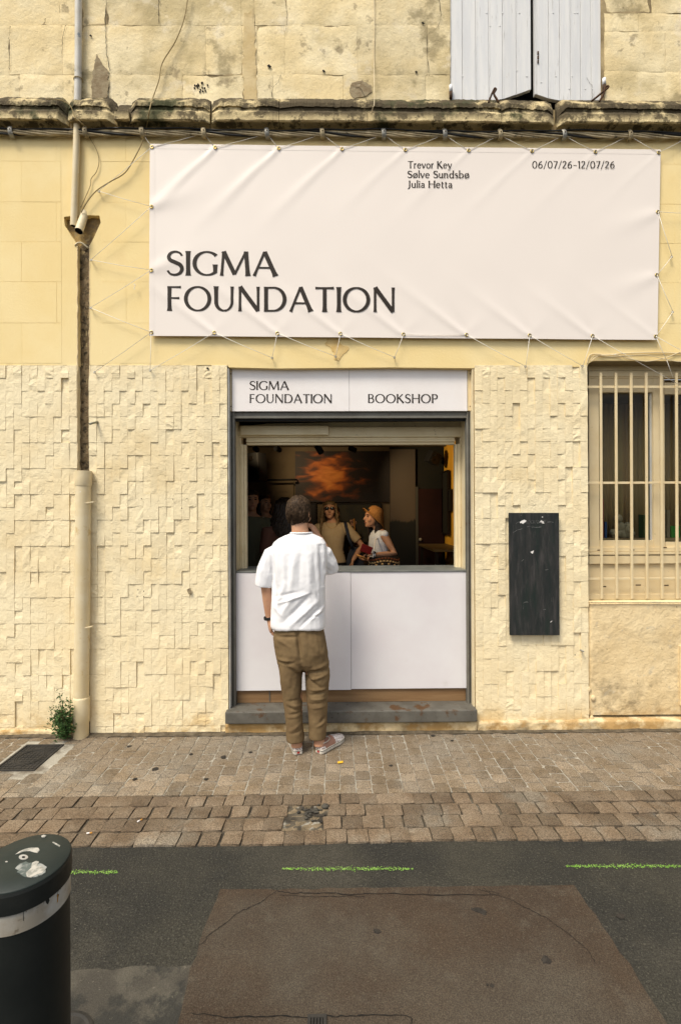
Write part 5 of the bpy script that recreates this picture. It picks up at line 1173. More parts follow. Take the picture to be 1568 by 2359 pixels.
# track lights
m_bulb = bpy.data.materials.new('lit_bulb'); m_bulb.use_nodes = True
for k, (px, Y, aim, en, lab) in enumerate([(640, 6.0, W(745, 1090, YBK), 10, 'black track spotlight aimed at the cloud print'), (812, 6.1, Vector((XRW, 6.9, 2.0)), 22, 'black track spotlight in the middle of the ceiling'), (590, 5.6, W(640, 1080, YBK), 3, 'black track spotlight above the hanging loudspeaker'), (735, 4.75, W(850, 1222, 5.6), 16, 'black track spotlight near the window aimed at the straw hat woman')]):
    p = W(px, 1036, Y); p.z = min(p.z, CLZ - .09); d = (aim - p).normalized()
    t = thing('track_spotlight', lab, 'spotlight', (p.x, p.y, CLZ))
    MB().tube([(p.x, p.y, CLZ), p], .008, 8).build('stem', m_black, t, True)
    MB().tube([p - d * .05, p + d * .045], .032, 14, cap=False).build('can', m_black, t, True); MB().tube([p - d * .051, p - d * .049], .0315, 14).build('can_back', m_black, t)
    ld = bpy.data.lights.new('spot_lamp', 'SPOT'); ld.energy = en; ld.color = (1, .72, .40); ld.spot_size = R(82); ld.spot_blend = .8; ld.shadow_soft_size = .02
    lo = bpy.data.objects.new('spot_lamp', ld); COL.objects.link(lo); lo.location = p + d * .06; lo.rotation_euler = (-d).to_track_quat('Z', 'Y').to_euler(); adopt(lo, t)
# ================================================================== people
def remesh(mb, voxel, it=3, fac=.5):
    me = mb.mesh('tmp', []); ob = bpy.data.objects.new('tmp', me); COL.objects.link(ob)
    r = ob.modifiers.new('r', 'REMESH'); r.mode = 'VOXEL'; r.voxel_size = voxel
    if it: s = ob.modifiers.new('s', 'SMOOTH'); s.factor = fac; s.iterations = it
    dg = bpy.context.evaluated_depsgraph_get(); m2 = bpy.data.meshes.new_from_object(ob.evaluated_get(dg))
    bpy.data.objects.remove(ob); bpy.data.meshes.remove(me); return m2
def displace(me, folds=(), nfreq=0, namp=0, sy=1., seed=0., fine=0.):
    n = len(me.vertices); co = np.empty(n * 3); me.vertices.foreach_get('co', co); co = co.reshape(-1, 3)
    nr = np.empty(n * 3); me.vertices.foreach_get('normal', nr); nr = nr.reshape(-1, 3); d = np.zeros(n)
    back = np.clip((.45 - nr[:, 1]) / .6, 0, 1); q = co[:, [0, 2]]
    for a, b, amp, w in folds:           # creases run over the side turned to the street
        a, b = np.array((a[0], a[2])), np.array((b[0], b[2])); ab = b - a; t = np.clip(((q - a) @ ab) / (ab @ ab), 0, 1)
        dist = np.linalg.norm(q - (a + t[:, None] * ab), axis=1); d += amp * np.exp(-(dist / w) ** 2) * (.35 + .65 * np.sin(np.pi * np.clip(t, .02, .98)))
    dn = 0
    if namp: dn = np.array([namp * noise.fractal((p[0] * nfreq, p[1] * nfreq, p[2] * nfreq * sy + seed), 1., 2., 3) for p in co])
    if folds: d *= back
    d = d + dn
    if fine: d += np.array([fine * noise.fractal((p[0] * 22 + seed, p[1] * 22, p[2] * 16), 1., 2., 3) for p in co])
    co = co + nr * d[:, None]; me.vertices.foreach_set('co', co.ravel()); me.update(); return me
def put(name, me, mt, parent, extra=None):
    if extra is not None and extra.v:
        bm = bmesh.new(); bm.from_mesh(me); em = extra.mesh('x', []); bm.from_mesh(em); bm.to_mesh(me); bm.free(); bpy.data.meshes.remove(em)
    for m_ in (mt if isinstance(mt, (list, tuple)) else [mt]): me.materials.append(m_)
    me.polygons.foreach_set('use_smooth', [True] * len(me.polygons)); return link_mesh(name, me, parent)
def ring(c, rx, ry, M=None, n=20, ex=2.0):
    out = []
    for j in range(n):
        a = 2 * math.pi * j / n; ca, sa = math.cos(a), math.sin(a)
        v = Vector((rx * math.copysign(abs(ca) ** (2 / ex), ca), ry * math.copysign(abs(sa) ** (2 / ex), sa), 0))
        out.append(Vector(c) + (M @ v if M else v))
    return out
HEAD = [(-.112, .020, -.080, -.035), (-.102, .034, -.087, -.010), (-.085, .047, -.091, .030), (-.055, .058, -.091, .058), (-.025, .065, -.088, .078), (.008, .070, -.089, .089), (.040, .0735, -.092, .095), (.070, .069, -.083, .090), (.094, .051, -.058, .066), (.107, .027, -.030, .036), (.112, .008, -.008, .012)]
def head(b, c, M, s=1.0, ears=True):
    b.loft([[Vector(c) + M @ Vector((rx * s * math.cos(a), s * ((f + k) / 2 + (k - f) / 2 * math.sin(a)), zz * s)) for a in (6.28318 * j / 20 for j in range(20))] for zz, rx, f, k in HEAD])
    T = lambda *v: Vector(c) + M @ (Vector(v) * s)
    b.tube([T(0, -.084, .026), T(0, -.100, -.004), T(0, -.112, -.024), T(0, -.096, -.034)], [.009 * s, .011 * s, .015 * s, .013 * s], 8)
    b.ball(T(0, -.084, .034), (.05 * s, .014 * s, .010 * s), 12, 6, M=M); b.ball(T(0, -.086, -.060), (.026 * s, .013 * s, .012 * s), 10, 6, M=M); b.ball(T(0, -.080, -.098), (.022 * s, .014 * s, .014 * s), 10, 6, M=M)
    for q in (-1, 1):
        b.ball(T(q * .040, -.066, -.030), (.022 * s, .020 * s, .024 * s), 10, 6, M=M)
        if ears: b.ball(T(q * .074, .016, -.008), (.009 * s, .018 * s, .031 * s), 10, 7, M=M)
    return T
def hand(b, w, d, n, ts, curl=.4, s=1.0, tb=.35):
    w = Vector(w); d = Vector(d).normalized(); n = Vector(n); n = (n - d * n.dot(d)).normalized(); a = d.cross(n) * ts
    M = Matrix((a, n, d)).transposed()
    b.loft([ring(w + d * (t * .088 * s), hw * s, ht * s, M, 12, 2.6) for t, hw, ht in ((-.25, .025, .020), (0, .027, .0185), (.35, .036, .0165), (.7, .041, .0145), (1., .040, .0115), (1.08, .034, .008))])
    for off, L, cr in ((.0305, .070, 1.), (.0105, .079, 1.), (-.0100, .073, 1.05), (-.0290, .057, 1.12)):
        p = w + d * (.080 * s) + a * (off * s); dr = d.copy(); pts = [p]; ax = d.cross(n)
        for k, f in enumerate((.46, .31, .23)):
            dr = (Matrix.Rotation(curl * cr * (.7 if k == 0 else 1.), 3, ax) @ dr); p = p + dr * (L * f * s); pts.append(p)
        b.tube(pts, [.0092 * s, .0088 * s, .0080 * s, .0062 * s], 8)
    p = w + d * (.016 * s) + a * (.024 * s); dr = (d * .66 + a * .66 + n * .25).normalized(); pts = [p]
    for f in (.042, .032, .026):
        p = p + dr * (f * s); pts.append(p); dr = (dr + n * tb + d * .25 - a * .25).normalized()
    b.tube(pts, [.0135 * s, .0115 * s, .0098 * s, .0070 * s], 8)
m_skin = mat('skin_tan', (.52, .29, .175), .55, (.47, .24, .14), 14, spec=.35, bump=[(160, .12, .001)])
m_skin2 = mat('skin_warm', (.50, .28, .17), .55, (.45, .23, .135), 14, spec=.35)
m_hairb = mat('brown_hair', (.026, .016, .0095), .6, (.072, .045, .026), 70, spec=.12); m_hairk = mat('dark_brown_hair', (.018, .011, .007), .5, (.034, .020, .011), 40, spec=.4)
m_hairy = mat('blonde_hair', (.20, .13, .06), .6, (.12, .075, .032), 40, spec=.35); m_lip = mat('lip_colour', (.30, .10, .075), .5); m_eye = mat('dark_eye', (.02, .015, .012), .3)
m_tee = mat('white_cotton_tee', (.80, .80, .815), .9, (.77, .77, .79), 5, spec=.15, bump=[(500, .15, .0006)])
m_chino = mat('khaki_cotton', (.175, .120, .060), .9, (.150, .100, .050), 9, spec=.15, bump=[(420, .25, .0008), (60, .12, .002)])

# ------------------------------------------------------------------ the man at the counter, seen from behind
YM = 3.345
def P3(px, py, Y=YM): return W(px, py, Y)
sc = lambda Y=YM: Y / FPX
man = thing('person', 'man in white t-shirt and khaki trousers standing at the counter, seen from behind', 'person', (wx(710, 3.36), 3.36, 0))
def hring(py, pl_, pr, yc_, ry, ex=2.3, n=28, tilt=0.):
    a, c = P3(pl_, py, yc_), P3(pr, py, yc_); m_ = (a + c) / 2; rx = (c.x - a.x) / 2
    return [Vector((m_.x + rx * math.copysign(abs(math.cos(t)) ** (2 / ex), math.cos(t)), yc_ + ry * math.copysign(abs(math.sin(t)) ** (2 / ex), math.sin(t)), m_.z + tilt * math.sin(t))) for t in (6.28318 * j / n for j in range(n))]
hM = Matrix.Rotation(R(162), 3, 'Z') @ Matrix.Rotation(R(7), 3, 'X'); hc = P3(688.5, 1182.5, YM + .022)
b = MB(); T = head(b, hc, hM, 1.03)
b.tube([hc + Vector((0, -.012, -.05)), P3(690, 1215, YM - .002), P3(692, 1233, YM - .008), P3(692, 1250, YM - .004)], [.056, .058, .060, .055], 18)
b.loft([hring(1250, 665, 720, YM, .045), hring(1266, 645, 735, YM, .07), hring(1300, 636, 742, YM, .095), hring(1360, 640, 738, YM, .09), hring(1420, 638, 740, YM, .095), hring(1480, 640, 742, YM, .10), hring(1515, 645, 745, YM, .09)])
elb = P3(613, 1350, YM + .0); wr = P3(620, 1423, YM + .03)
b.tube([P3(645, 1275), P3(624, 1305), elb, P3(617, 1382, YM + .012), wr], [.036, .040, .040, .038, .0265], 14)
re = P3(766, 1308, YM + .10); rw_ = P3(735, 1240, YM + .12)
b.tube([P3(733, 1275), P3(752, 1290, YM + .05), re, (re + rw_) / 2, rw_], [.036, .040, .038, .036, .026], 14)
hl, hr_ = P3(672, 1510, YM), P3(722, 1510, YM)
la, ra = Vector((wx(681, 3.33), 3.335, .085)), Vector((wx(733, 3.33), 3.345, .085))
b.tube([hl, hl.lerp(la, .45), la + Vector((0, 0, .12)), la, Vector((la.x, la.y - .008, .04))], [.075, .055, .042, .036, .040], 14); b.tube([hr_, hr_.lerp(ra, .45), ra + Vector((0, 0, .12)), ra, Vector((ra.x, ra.y - .008, .04))], [.075, .055, .042, .036, .040], 14)
me = remesh(b, .0065, 3); ex = MB()
hand(ex, wr - Vector((0, 0, .008)), (.10, .12, -1), (.9, .2, .1), -1, .42, 1.02)
hand(ex, rw_ + Vector((-.004, 0, .004)), (-.50, .05, .85), (-.8, .3, -.4), 1, .55, 1.0)
put('body', me, m_skin, man, ex)
# shirt
b = MB()
b.loft([hring(1229, 671, 716, YM - .006, .066, 2), hring(1234, 658, 728, YM - .004, .072, 2), hring(1241, 641, 743, YM, .082, 2.1), hring(1252, 627, 751, YM, .098), hring(1272, 622, 754, YM, .116), hring(1300, 625, 751, YM, .126), hring(1335, 627.5, 748.5, YM, .129), hring(1375, 626, 748, YM, .129), hring(1415, 624.5, 748.5, YM, .131), hring(1443, 624, 749.5, YM, .133, 2.3, 28, -.006), hring(1449, 627, 747.5, YM, .128, 2.3, 28, -.008)])
b.tube([P3(650, 1266), P3(628, 1280), P3(614, 1315, YM + .002), P3(608, 1344, YM + .004), P3(607, 1352, YM + .004)], [(.054, .056), (.062, .068), (.066, .068), (.068, .066), (.066, .063)], 18, ref=(0, 1, 0))
b.tube([P3(725, 1266), P3(745, 1279, YM + .03), P3(757, 1299, YM + .065), P3(763, 1313, YM + .085), P3(764, 1317, YM + .09)], [(.054, .056), (.063, .067), (.064, .060), (.058, .052), (.053, .046)], 18, ref=(0, 1, 0))
me = remesh(b, .005, 5)
Zq = lambda u, v, Y: P3(552 + u * .184, 1116.7 + v * .184, Y); YB2 = YM - .125
f = []
for (u0, v0, u1, v1, amp, w) in [(385, 760, 440, 1500, -.012, .016), (450, 800, 475, 1250, .008, .022), (520, 800, 560, 1150, .004, .02), (690, 830, 640, 1330, .008, .022), (760, 850, 740, 1300, -.006, .020), (860, 900, 870, 1400, .008, .022), (930, 880, 960, 1300, -.007, .018), (1010, 780, 1045, 1280, -.015, .017), (1075, 900, 1050, 1300, .008, .015),
                                 (860, 1370, 480, 1500, .0075, .010), (880, 1400, 540, 1740, -.011, .020), (800, 1330, 430, 1420, -.005, .014), (960, 1480, 640, 1770, .009, .018), (1000, 1560, 760, 1790, -.008, .014), (560, 1250, 450, 1560, .006, .018), (700, 1350, 520, 1640, .007, .020), (1050, 1560, 900, 1700, .007, .010), (1040, 1640, 880, 1680, -.005, .008), (900, 1280, 1000, 1620, .006, .016), (430, 1560, 520, 1650, .004, .012), (600, 900, 600, 1300, -.004, .02)]:
    f.append((Zq(u0, v0, YB2), Zq(u1, v1, YB2), amp * 1.15, w * .85))
for (u0, v0, u1, v1, amp, w) in [(330, 950, 370, 1100, -.006, .012), (300, 820, 250, 1200, .004, .02), (1120, 870, 1180, 950, -.006, .011), (1090, 960, 1200, 1060, .006, .013), (1080, 1060, 1170, 1130, -.006, .012), (1060, 1100, 1100, 1150, .005, .010)]:
    f.append((Zq(u0, v0, YM - .045), Zq(u1, v1, YM - .03), amp, w))
displace(me, f, 6., .0065, .45, 2., .0016)
put('t_shirt', me, m_tee, man)
# collar rib and hem seam
n = 26; cpts = hring(1228.5, 669.5, 718, YM - .006, .069, 2, n); MB().tube(cpts + [cpts[0]], .0055, 7).build('collar_rib', m_tee, man, True)
# trousers
b = MB()
b.loft([hring(1440, 634, 745, YM, .108), hring(1470, 630, 750, YM, .128), hring(1500, 633, 754, YM, .132), hring(1525, 637, 756, YM, .122), hring(1540, 641, 757, YM, .10)])
L = [(1500, 640, 697, .105), (1540, 641, 698, .098), (1570, 645.5, 695.5, .090), (1600, 650.5, 694.5, .082), (1640, 655.5, 695.5, .074), (1680, 658.5, 699.5, .069), (1703, 660, 701, .067), (1706, 661, 700, .064)]
b.loft([hring(py, a, c, YM - .004 - (py - 1500) / 206 * .010, ry, 2.15, 24) for py, a, c, ry in L])
L = [(1500, 697, 752, .105), (1540, 699, 758, .100), (1565, 701.5, 759, .095), (1600, 705, 755, .084), (1640, 708, 753, .075), (1680, 711, 751.5, .069), (1697, 712, 751.5, .067), (1700, 713, 750.5, .064)]
b.loft([hring(py, a, c, YM + .004 - (py - 1500) / 206 * .004, ry, 2.15, 24) for py, a, c, ry in L])
me = remesh(b, .005, 4)
Zt = lambda u, v, Y: P3(552 + u * .184, 1430 + v * .184, Y); f = []; Yb = YM - .105
for (u0, v0, u1, v1, amp, w) in [(720, 130, 770, 480, -.022, .016), (470, 215, 720, 200, -.009, .012), (470, 240, 640, 330, .006, .016), (470, 500, 660, 500, .008, .014), (500, 540, 680, 520, -.007, .014), (640, 560, 780, 640, .006, .016), (760, 560, 830, 760, -.014, .016), (1110, 560, 850, 640, .008, .016), (1110, 640, 830, 640, -.010, .014), (1090, 690, 860, 760, .007, .012), (1010, 850, 840, 720, -.009, .012), (1090, 900, 870, 950, -.008, .012), (1080, 870, 880, 880, .007, .012), (1080, 990, 880, 1000, .005, .010), (1070, 1040, 860, 1060, -.005, .010), (1070, 1090, 880, 1110, .004, .010),
                                 (590, 1010, 770, 1000, -.004, .010), (600, 1090, 740, 1140, -.006, .010), (600, 1050, 760, 1090, .005, .012), (610, 1180, 770, 1160, -.005, .009), (590, 1220, 770, 1200, .004, .010), (620, 1390, 760, 1300, .005, .014), (640, 1420, 790, 1380, -.004, .010), (1010, 1290, 1060, 1230, -.008, .012), (960, 1340, 1060, 1290, .006, .012), (870, 150, 1090, 190, -.004, .02), (900, 300, 1060, 460, .005, .018), (540, 620, 560, 900, .006, .018), (680, 620, 640, 960, -.004, .02), (960, 700, 930, 560, .005, .02)]:
    t_ = (v0 / 1500); Yq = Yb + .04 * t_; f.append((Zt(u0, v0, Yq), Zt(u1, v1, Yq), amp * 1.1, w * .85))
displace(me, f, 9., .0055, .8, 5., .0022)
put('trousers', me, m_chino, man)
# hair
b = MB(); rings = []
for zz, rx, ff, kk in [(-.098, .026, .034, .060), (-.085, .044, .020, .072), (-.060, .060, .006, .088), (-.030, .073, -.010, .104), (.0, .081, -.022, .114), (.035, .083, -.075, .114), (.065, .081, -.098, .110), (.092, .068, -.086, .094), (.111, .049, -.060, .068), (.122, .022, -.030, .036)]:
    rings.append([hc + hM @ (Vector((rx * math.cos(a), (ff + kk) / 2 + (kk - ff) / 2 * math.sin(a), zz)) * .965) for a in (6.28318 * j / 24 for j in range(24))])
b.loft(rings); me = remesh(b, .005, 2); displace(me, (), 26., .0055, .35, 1.)
ex = MB(); rnd = random.Random(2); cr = Vector((.012, .045, .118))
for k in range(900):
    a = rnd.uniform(0, 6.283); r0 = rnd.uniform(.0, .05); pts = []
    ln_ = rnd.uniform(.05, .12); tw = rnd.gauss(0, .22)
    th0 = rnd.uniform(.05, 1.6)
    for i in range(5):
        th = th0 + i / 4 * ln_ / .105; aa = a + tw * i / 4
        v = Vector((.0865 * math.sin(th) * math.cos(aa), .013 + .106 * math.sin(th) * math.sin(aa), .004 + .122 * math.cos(th)))
        if v.y < -.02 and v.z < .03: v.y = -.02
        if v.z < -.09: v.z = -.09
        sp_ = .955 + .045 * nz(k * 1.7, i * .6)
        pts.append(hc + hM @ (v * sp_))
    ex.tube(pts, [.0020, .0027, .0027, .0022, .0008], 3)
put('hair', me, m_hairb, man, ex)
# watch
w0 = P3(618.5, 1425, YM + .026); MB().tube([w0 + Vector((.031 * math.cos(a), .029 * math.sin(a), .004 * math.sin(a + 1))) for a in np.linspace(0, 6.2832, 22)], [(.011, .003)] * 22, 8, ref=(0, 0, 1)).build('watch', m_black, man, True)
# shoes
m_chk = bpy.data.materials.new('checkered_canvas'); m_chk.use_nodes = True; nt = m_chk.node_tree; ck = nt.nodes.new('ShaderNodeTexChecker'); ck.inputs['Scale'].default_value = 82
ck.inputs['Color1'].default_value = (.74, .70, .68, 1); ck.inputs['Color2'].default_value = (.28, .22, .205, 1); tc = nt.nodes.new('ShaderNodeTexCoord'); mp = nt.nodes.new('ShaderNodeMapping'); mp.inputs['Rotation'].default_value = (.3, .25, .785); mp.inputs['Location'].default_value = (.0037, .0041, .0023)
nt.links.new(tc.outputs['Object'], mp.inputs[0]); nt.links.new(mp.outputs[0], ck.inputs[0]); nt.links.new(ck.outputs[0], nt.nodes['Principled BSDF'].inputs['Base Color']); nt.nodes['Principled BSDF'].inputs['Roughness'].default_value = .85
m_mauve = mat('dusty_pink_suede', (.30, .165, .12), .9, bump=[(300, .2, .001)]); m_sole = mat('worn_white_rubber', (.60, .57, .50), .7, (.45, .41, .34), 30); m_red = mat('red_rubber_tab', (.35, .03, .02), .6)
def shoe(heel, ang, mir):
    t = adopt(bpy.data.objects.new('shoe', None), man); COL.objects.link(t)
    t.matrix_parent_inverse = Matrix.Translation(-Vector(man.location)); t.location = heel; t.rotation_euler = (0, 0, ang)
    prof = [(0., .026), (.012, .033), (.04, .037), (.09, .0375), (.14, .041), (.19, .0465), (.225, .044), (.25, .036), (.268, .020), (.274, .006)]
    out = [(y, -w * (1.04 if mir > 0 else .97)) for y, w in prof] + [(y, w * (.97 if mir > 0 else 1.04)) for y, w in reversed(prof)]
    o = MB().slab([(x, y) for y, x in out], 0, .027).build('sole', m_sole, None, bevel=.004); o.parent = t
    o = MB().slab([(x * 1.012, y * 1.004 - .0006) for y, x in out], .0195, .0225).build('sole_stripe', m_black, None); o.parent = t
    rr = []
    for y, w, h in ((.006, .024, .064), (.016, .030, .070), (.04, .035, .068), (.08, .0365, .064), (.115, .039, .071), (.14, .0415, .074), (.17, .0445, .066), (.20, .044, .055), (.23, .040, .047), (.252, .031, .042), (.266, .016, .036)):
        rr.append([Vector((w * math.cos(a), y, .022 + (h - .022) * max(0, math.sin(a)) ** .75)) for a in (math.pi * j / 16 for j in range(17))])
    b = MB(); k = len(rr)
    for i in range(k - 1):
        for j in range(16):
            yy = rr[i][j].y; zz = (rr[i][j].z + rr[i + 1][j + 1].z) / 2
            plain = (yy < .13 and zz > .046) or (.035 < yy < .12)
            n = len(b.v); b.v += [tuple(rr[i][j]), tuple(rr[i][j + 1]), tuple(rr[i + 1][j + 1]), tuple(rr[i + 1][j])]; b.f.append((n, n + 1, n + 2, n + 3)); b.mi.append(1 if plain else 0)
    n = len(b.v); b.v += [tuple(p) for p in rr[0]]; m0 = n + 17
    for j in range(8): b.f.append((n + j, n + 16 - j, n + 15 - j, n + j + 1) if j < 7 else (n + 7, n + 9, n + 8)); b.mi.append(0 if j < 3 else 1)
    o = b.build('upper', [m_chk, m_mauve], None, True); o.parent = t
    pts = [Vector((.030 * math.cos(a), .062 + .050 * math.sin(a), .068 + .004 * math.sin(a))) for a in np.linspace(0, 6.283, 22)]
    o = MB().tube(pts, .003, 6).build('collar_binding', m_sole, None, True); o.parent = t
    o = MB().box(-.009, .009, -.002, .003, .006, .018).build('heel_tab', m_red, None); o.parent = t
hL, hR = G(691, 1741), G(731, 1739)
shoe((hL.x - .012, hL.y + .004, .0025), R(13), 1); shoe((hR.x + .006, hR.y + .006, .0025), R(-38), -1)

# ------------------------------------------------------------------ people inside the shop
def cloth(name, c1, c2=None): return mat(name, c1, .9, c2, 10, spec=.15, bump=[(300, .2, .001)])
def figure(label, px, Y, top_py, rot, female, skinm, topm, botm, arms, sleeve=.5, hyaw=0., htilt=0., head_px=None, hair='short', hairm=None, ears=True, sleeveless=False, crop=0.):
    x = wx(px, Y); ztop = W(px, top_py, Y).z; h = ztop - FLZ; Mz = Matrix.Rotation(R(rot), 3, 'Z'); O = Vector((x, Y, FLZ))
    t = thing('person', label, 'person', O); k = h / 1.7; L = lambda a, bb, c: O + Mz @ Vector((a * k, bb * k, c * h))
    sw = .175 if female else .195
    def tor(zf, rx, ry, dy=0., g=0.): return ring(L(0, dy, zf), (rx + g) * k, (ry + g) * k, Mz, 24, 2.2)
    TR = [(.47, .155, .115), (.52, .165, .12), (.56, .15, .11), (.62, .125 if female else .145, .10), (.68, .14, .105), (.74, .155, .112), (.79, .160, .10), (.815, .145, .085), (.835, .09, .065), (.85, .055, .055)]
    if not female: TR = [(z_, rx * 1.08, ry) for z_, rx, ry in TR]
    hcx = L(0, -.015, 0).xy; hc_ = Vector((hcx[0], hcx[1], ztop - .112))
    if head_px: q = W(head_px, CY, Y); hc_.x = q.x
    HM = Matrix.Rotation(R(rot + hyaw), 3, 'Z') @ Matrix.Rotation(R(htilt), 3, 'X')
    b = MB(); T_h = head(b, hc_, HM, 1.0, ears)
    b.loft([tor(*r) for r in TR]); nb = L(0, .005, .83); b.tube([hc_ + HM @ Vector((0, .02, -.06)), (hc_ + nb) / 2 + Vector((0, 0, -.03)), nb], [.050 * k, .050 * k, .062 * k], 14)
    for s in (-1, 1):
        b.tube([L(s * .085, 0, .50), L(s * .085, -.005, .27), L(s * .085, .01, .055), L(s * .085, .012, .03)], [.085 * k, .058 * k, .038 * k, .04 * k], 14); b.tube([L(s * .085, .03, .022), L(s * .09, -.08, .020), L(s * .095, -.16, .014)], [.034 * k, .036 * k, .026 * k], 10)
    ex = MB(); AR = []
    for s, arm in ((1, arms[0]), (-1, arms[1])):      # +1: the figure's left
        sh = L(s * sw, 0, .80)
        if arm is None: el, wr_, hd, pn, cu = L(s * (sw + .045), .02, .63), L(s * (sw + .05), -.04, .475), Vector((0, 0, -1)), Mz @ Vector((-s, 0, 0)), .35
        else: el, wr_, hd, pn, cu = arm[:5]
        b.tube([L(s * (sw - .05), 0, .80), sh, sh.lerp(el, .5), el, el.lerp(wr_, .35), wr_], [.05 * k, .052 * k, .043 * k, .037 * k, .037 * k, .025 * k], 12)
        hand(ex, wr_, hd, pn, s if arm is None or len(arm) < 6 else arm[5], cu, .92 * k if female else k); AR.append((s, sh, el, wr_))
    put('body', remesh(b, .009, 2), skinm, t, ex)
    # clothes
    b = MB(); z0 = .47 + crop
    b.loft([tor(z_, rx, ry, 0, .016 if z_ < .8 else .010) for z_, rx, ry in [(z0, *np.interp(z0, [r[0] for r in TR], [r[1] for r in TR]).reshape(1), float(np.interp(z0, [r[0] for r in TR], [r[2] for r in TR])))] + [r for r in TR if z0 + .01 < r[0] < .842]])
    for s, sh, el, wr_ in AR:
        if sleeveless: b.ball(sh + Vector((0, 0, .012)), (.055 * k, .055 * k, .05 * k), 12, 8); continue
        e = sh.lerp(el, min(1, sleeve * 1.5)) if sleeve < .7 else el; pts = [L(s * (sw - .06), 0, .80), sh, sh.lerp(e, .5), e]; rr_ = [.058 * k, .066 * k, .064 * k, .064 * k]
        if sleeve >= .9: pts += [el.lerp(wr_, .5), el.lerp(wr_, .93)]; rr_ = [.058 * k, .062 * k, .054 * k, .05 * k, .044 * k, .038 * k]
        b.tube(pts, rr_, 14)
    me = remesh(b, .009, 3); displace(me, (), 7., .010, .5, px * .1); put('top', me, topm, t)
    b = MB(); b.loft([tor(.455, .155, .115, 0, .010), tor(.50, .16, .118, 0, .008), tor(.545 + crop, .148, .108, 0, .006)])
    for s in (-1, 1): b.tube([L(s * .080, 0, .50), L(s * .085, -.005, .27), L(s * .085, .01, .06)], [.094 * k, .072 * k, .060 * k], 14)
    put('trousers', remesh(b, .011, 2), botm, t)
    for s in (-1, 1):
        MB().ball(T_h(s * .031, -.086, .010), (.0125, .006, .006), 10, 6, M=HM).build('eye', m_eye, t, True)
        MB().tube([T_h(s * .015, -.094, .028), T_h(s * .032, -.094, .033), T_h(s * .048, -.084, .028)], .0032, 6).build('eyebrow', hairm, t, True)
    MB().ball(T_h(0, -.096, -.060), (.022, .006, .006), 10, 6, M=HM).build('lips', m_lip, t, True)
    # hair
    rnd = random.Random(int(px)); b = MB()
    caps = [(-.03, .072, .005, .098), (.0, .078, -.010, .106), (.035, .083, -.060, .110), (.065, .081, -.092, .106), (.092, .066, -.078, .088), (.112, .040, -.044, .056), (.119, .014, -.016, .022)]
    if hair == 'short': caps = [(-.075, .052, .02, .070), (-.055, .062, .01, .085)] + caps
    b.loft([[hc_ + HM @ Vector((rx * math.cos(a), (ff + kk) / 2 + (kk - ff) / 2 * math.sin(a), zz)) for a in (6.28318 * j / 22 for j in range(22))] for zz, rx, ff, kk in caps])
    me = remesh(b, .006, 2); displace(me, (), 30., .005, .4, 3.); ex = MB()
    if hair != 'short':
        nl, curlf, lenf, front = {'curly': (230, .022, .50, .0), 'wavy': (170, .012, .36, .045), 'long': (110, .004, .26, .0)}[hair]
        for q in range(nl):
            a = rnd.uniform(-.35, math.pi + .35); zz = rnd.uniform(-.01, .09)
            v = Vector((.080 * math.cos(a), .01 + .100 * math.sin(a), zz)); ln_ = lenf * rnd.uniform(.65, 1.05); pts = []; ph = rnd.uniform(0, 6.28)
            for i in range(12):
                u = i / 11; sp_ = 1 + (.55 if hair == 'curly' else .35) * math.sin(min(1, u * 1.5) * 1.57) * (.9 if hair != 'long' else .2)
                wv = curlf * min(1, u * 3); o_ = HM @ Vector((v.x * sp_, v.y * sp_ - front * u * (1 if abs(math.cos(a)) > .75 else 0), v.z if i == 0 else v.z * (1 - u))) + Vector((wv * math.sin(ph + u * 19), wv * math.cos(ph + u * 17), -ln_ * u))
                pts.append(hc_ + o_)
            ex.tube(pts, [.009] * 3 + [.010] * 6 + [.008, .006, .003], 5)
    put('hair', me, hairm, t, ex)
    return t, T_h, HM, hc_, L
m_dark = cloth('charcoal_cloth', (.02, .02, .02)); m_denim = cloth('dark_denim', (.03, .035, .05))
t, *_ = figure('man in grey-green t-shirt at the left edge of the serving window', 580, 5.35, 1131, 12, False, m_skin2, cloth('grey_green_tee', (.16, .165, .11)), m_denim, (None, None), .5, 6, 0, 580, 'short', m_hairk)
t, *_ = figure('person in white top with backpack strap behind the man in grey-green', 613, 6.05, 1140, 35, True, m_skin2, cloth('off_white_top', (.62, .58, .50)), m_dark, (None, None), .5, 10, 0, 609, 'long', m_hairk)
q = W(619, 1202, 5.9); MB().tube([q, W(617, 1225, 5.88), W(613, 1262, 5.9)], [(.02, .004)] * 3, 8, ref=(1, 0, 0)).build('backpack_strap', m_dark, t, True)
t, *_ = figure('woman with long curly dark hair turned away behind the man in white', 655, 4.75, 1148, 205, True, m_skin2, cloth('rust_brown_top', (.10, .045, .03)), m_dark, (None, None), .5, 0, 0, 655, 'curly', m_hairk)
Yb_ = 6.1
armL = (W(834, 1258, Yb_ - .05), W(812, 1293, Yb_ - .18), Vector((-.15, -.1, -1)), Vector((-1, 0, 0)), .5)
t, Th, HM, hc_, L = figure('blonde woman in beige t-shirt and dark sunglasses inside the shop', 765, Yb_, 1155, -4, True, m_skin2, cloth('beige_rib_tee', (.46, .36, .22), (.42, .32, .19)), m_dark, (armL, None), .5, 4, -3, 759, 'wavy', m_hairy, crop=.06)
sg = adopt(bpy.data.objects.new('sunglasses', None), t); COL.objects.link(sg)
for s in (-1, 1):
    MB().ball(Th(s * .033, -.103, .012), (.029, .008, .016), 16, 8, M=HM).build('lens', mat('dark_lens%d' % s, (.008, .008, .009), .12, spec=.6), sg, True); MB().tube([Th(s * .060, -.098, .018), Th(s * .076, -.04, .014), Th(s * .078, .02, .008)], .0035, 6).build('temple', m_black, sg, True)
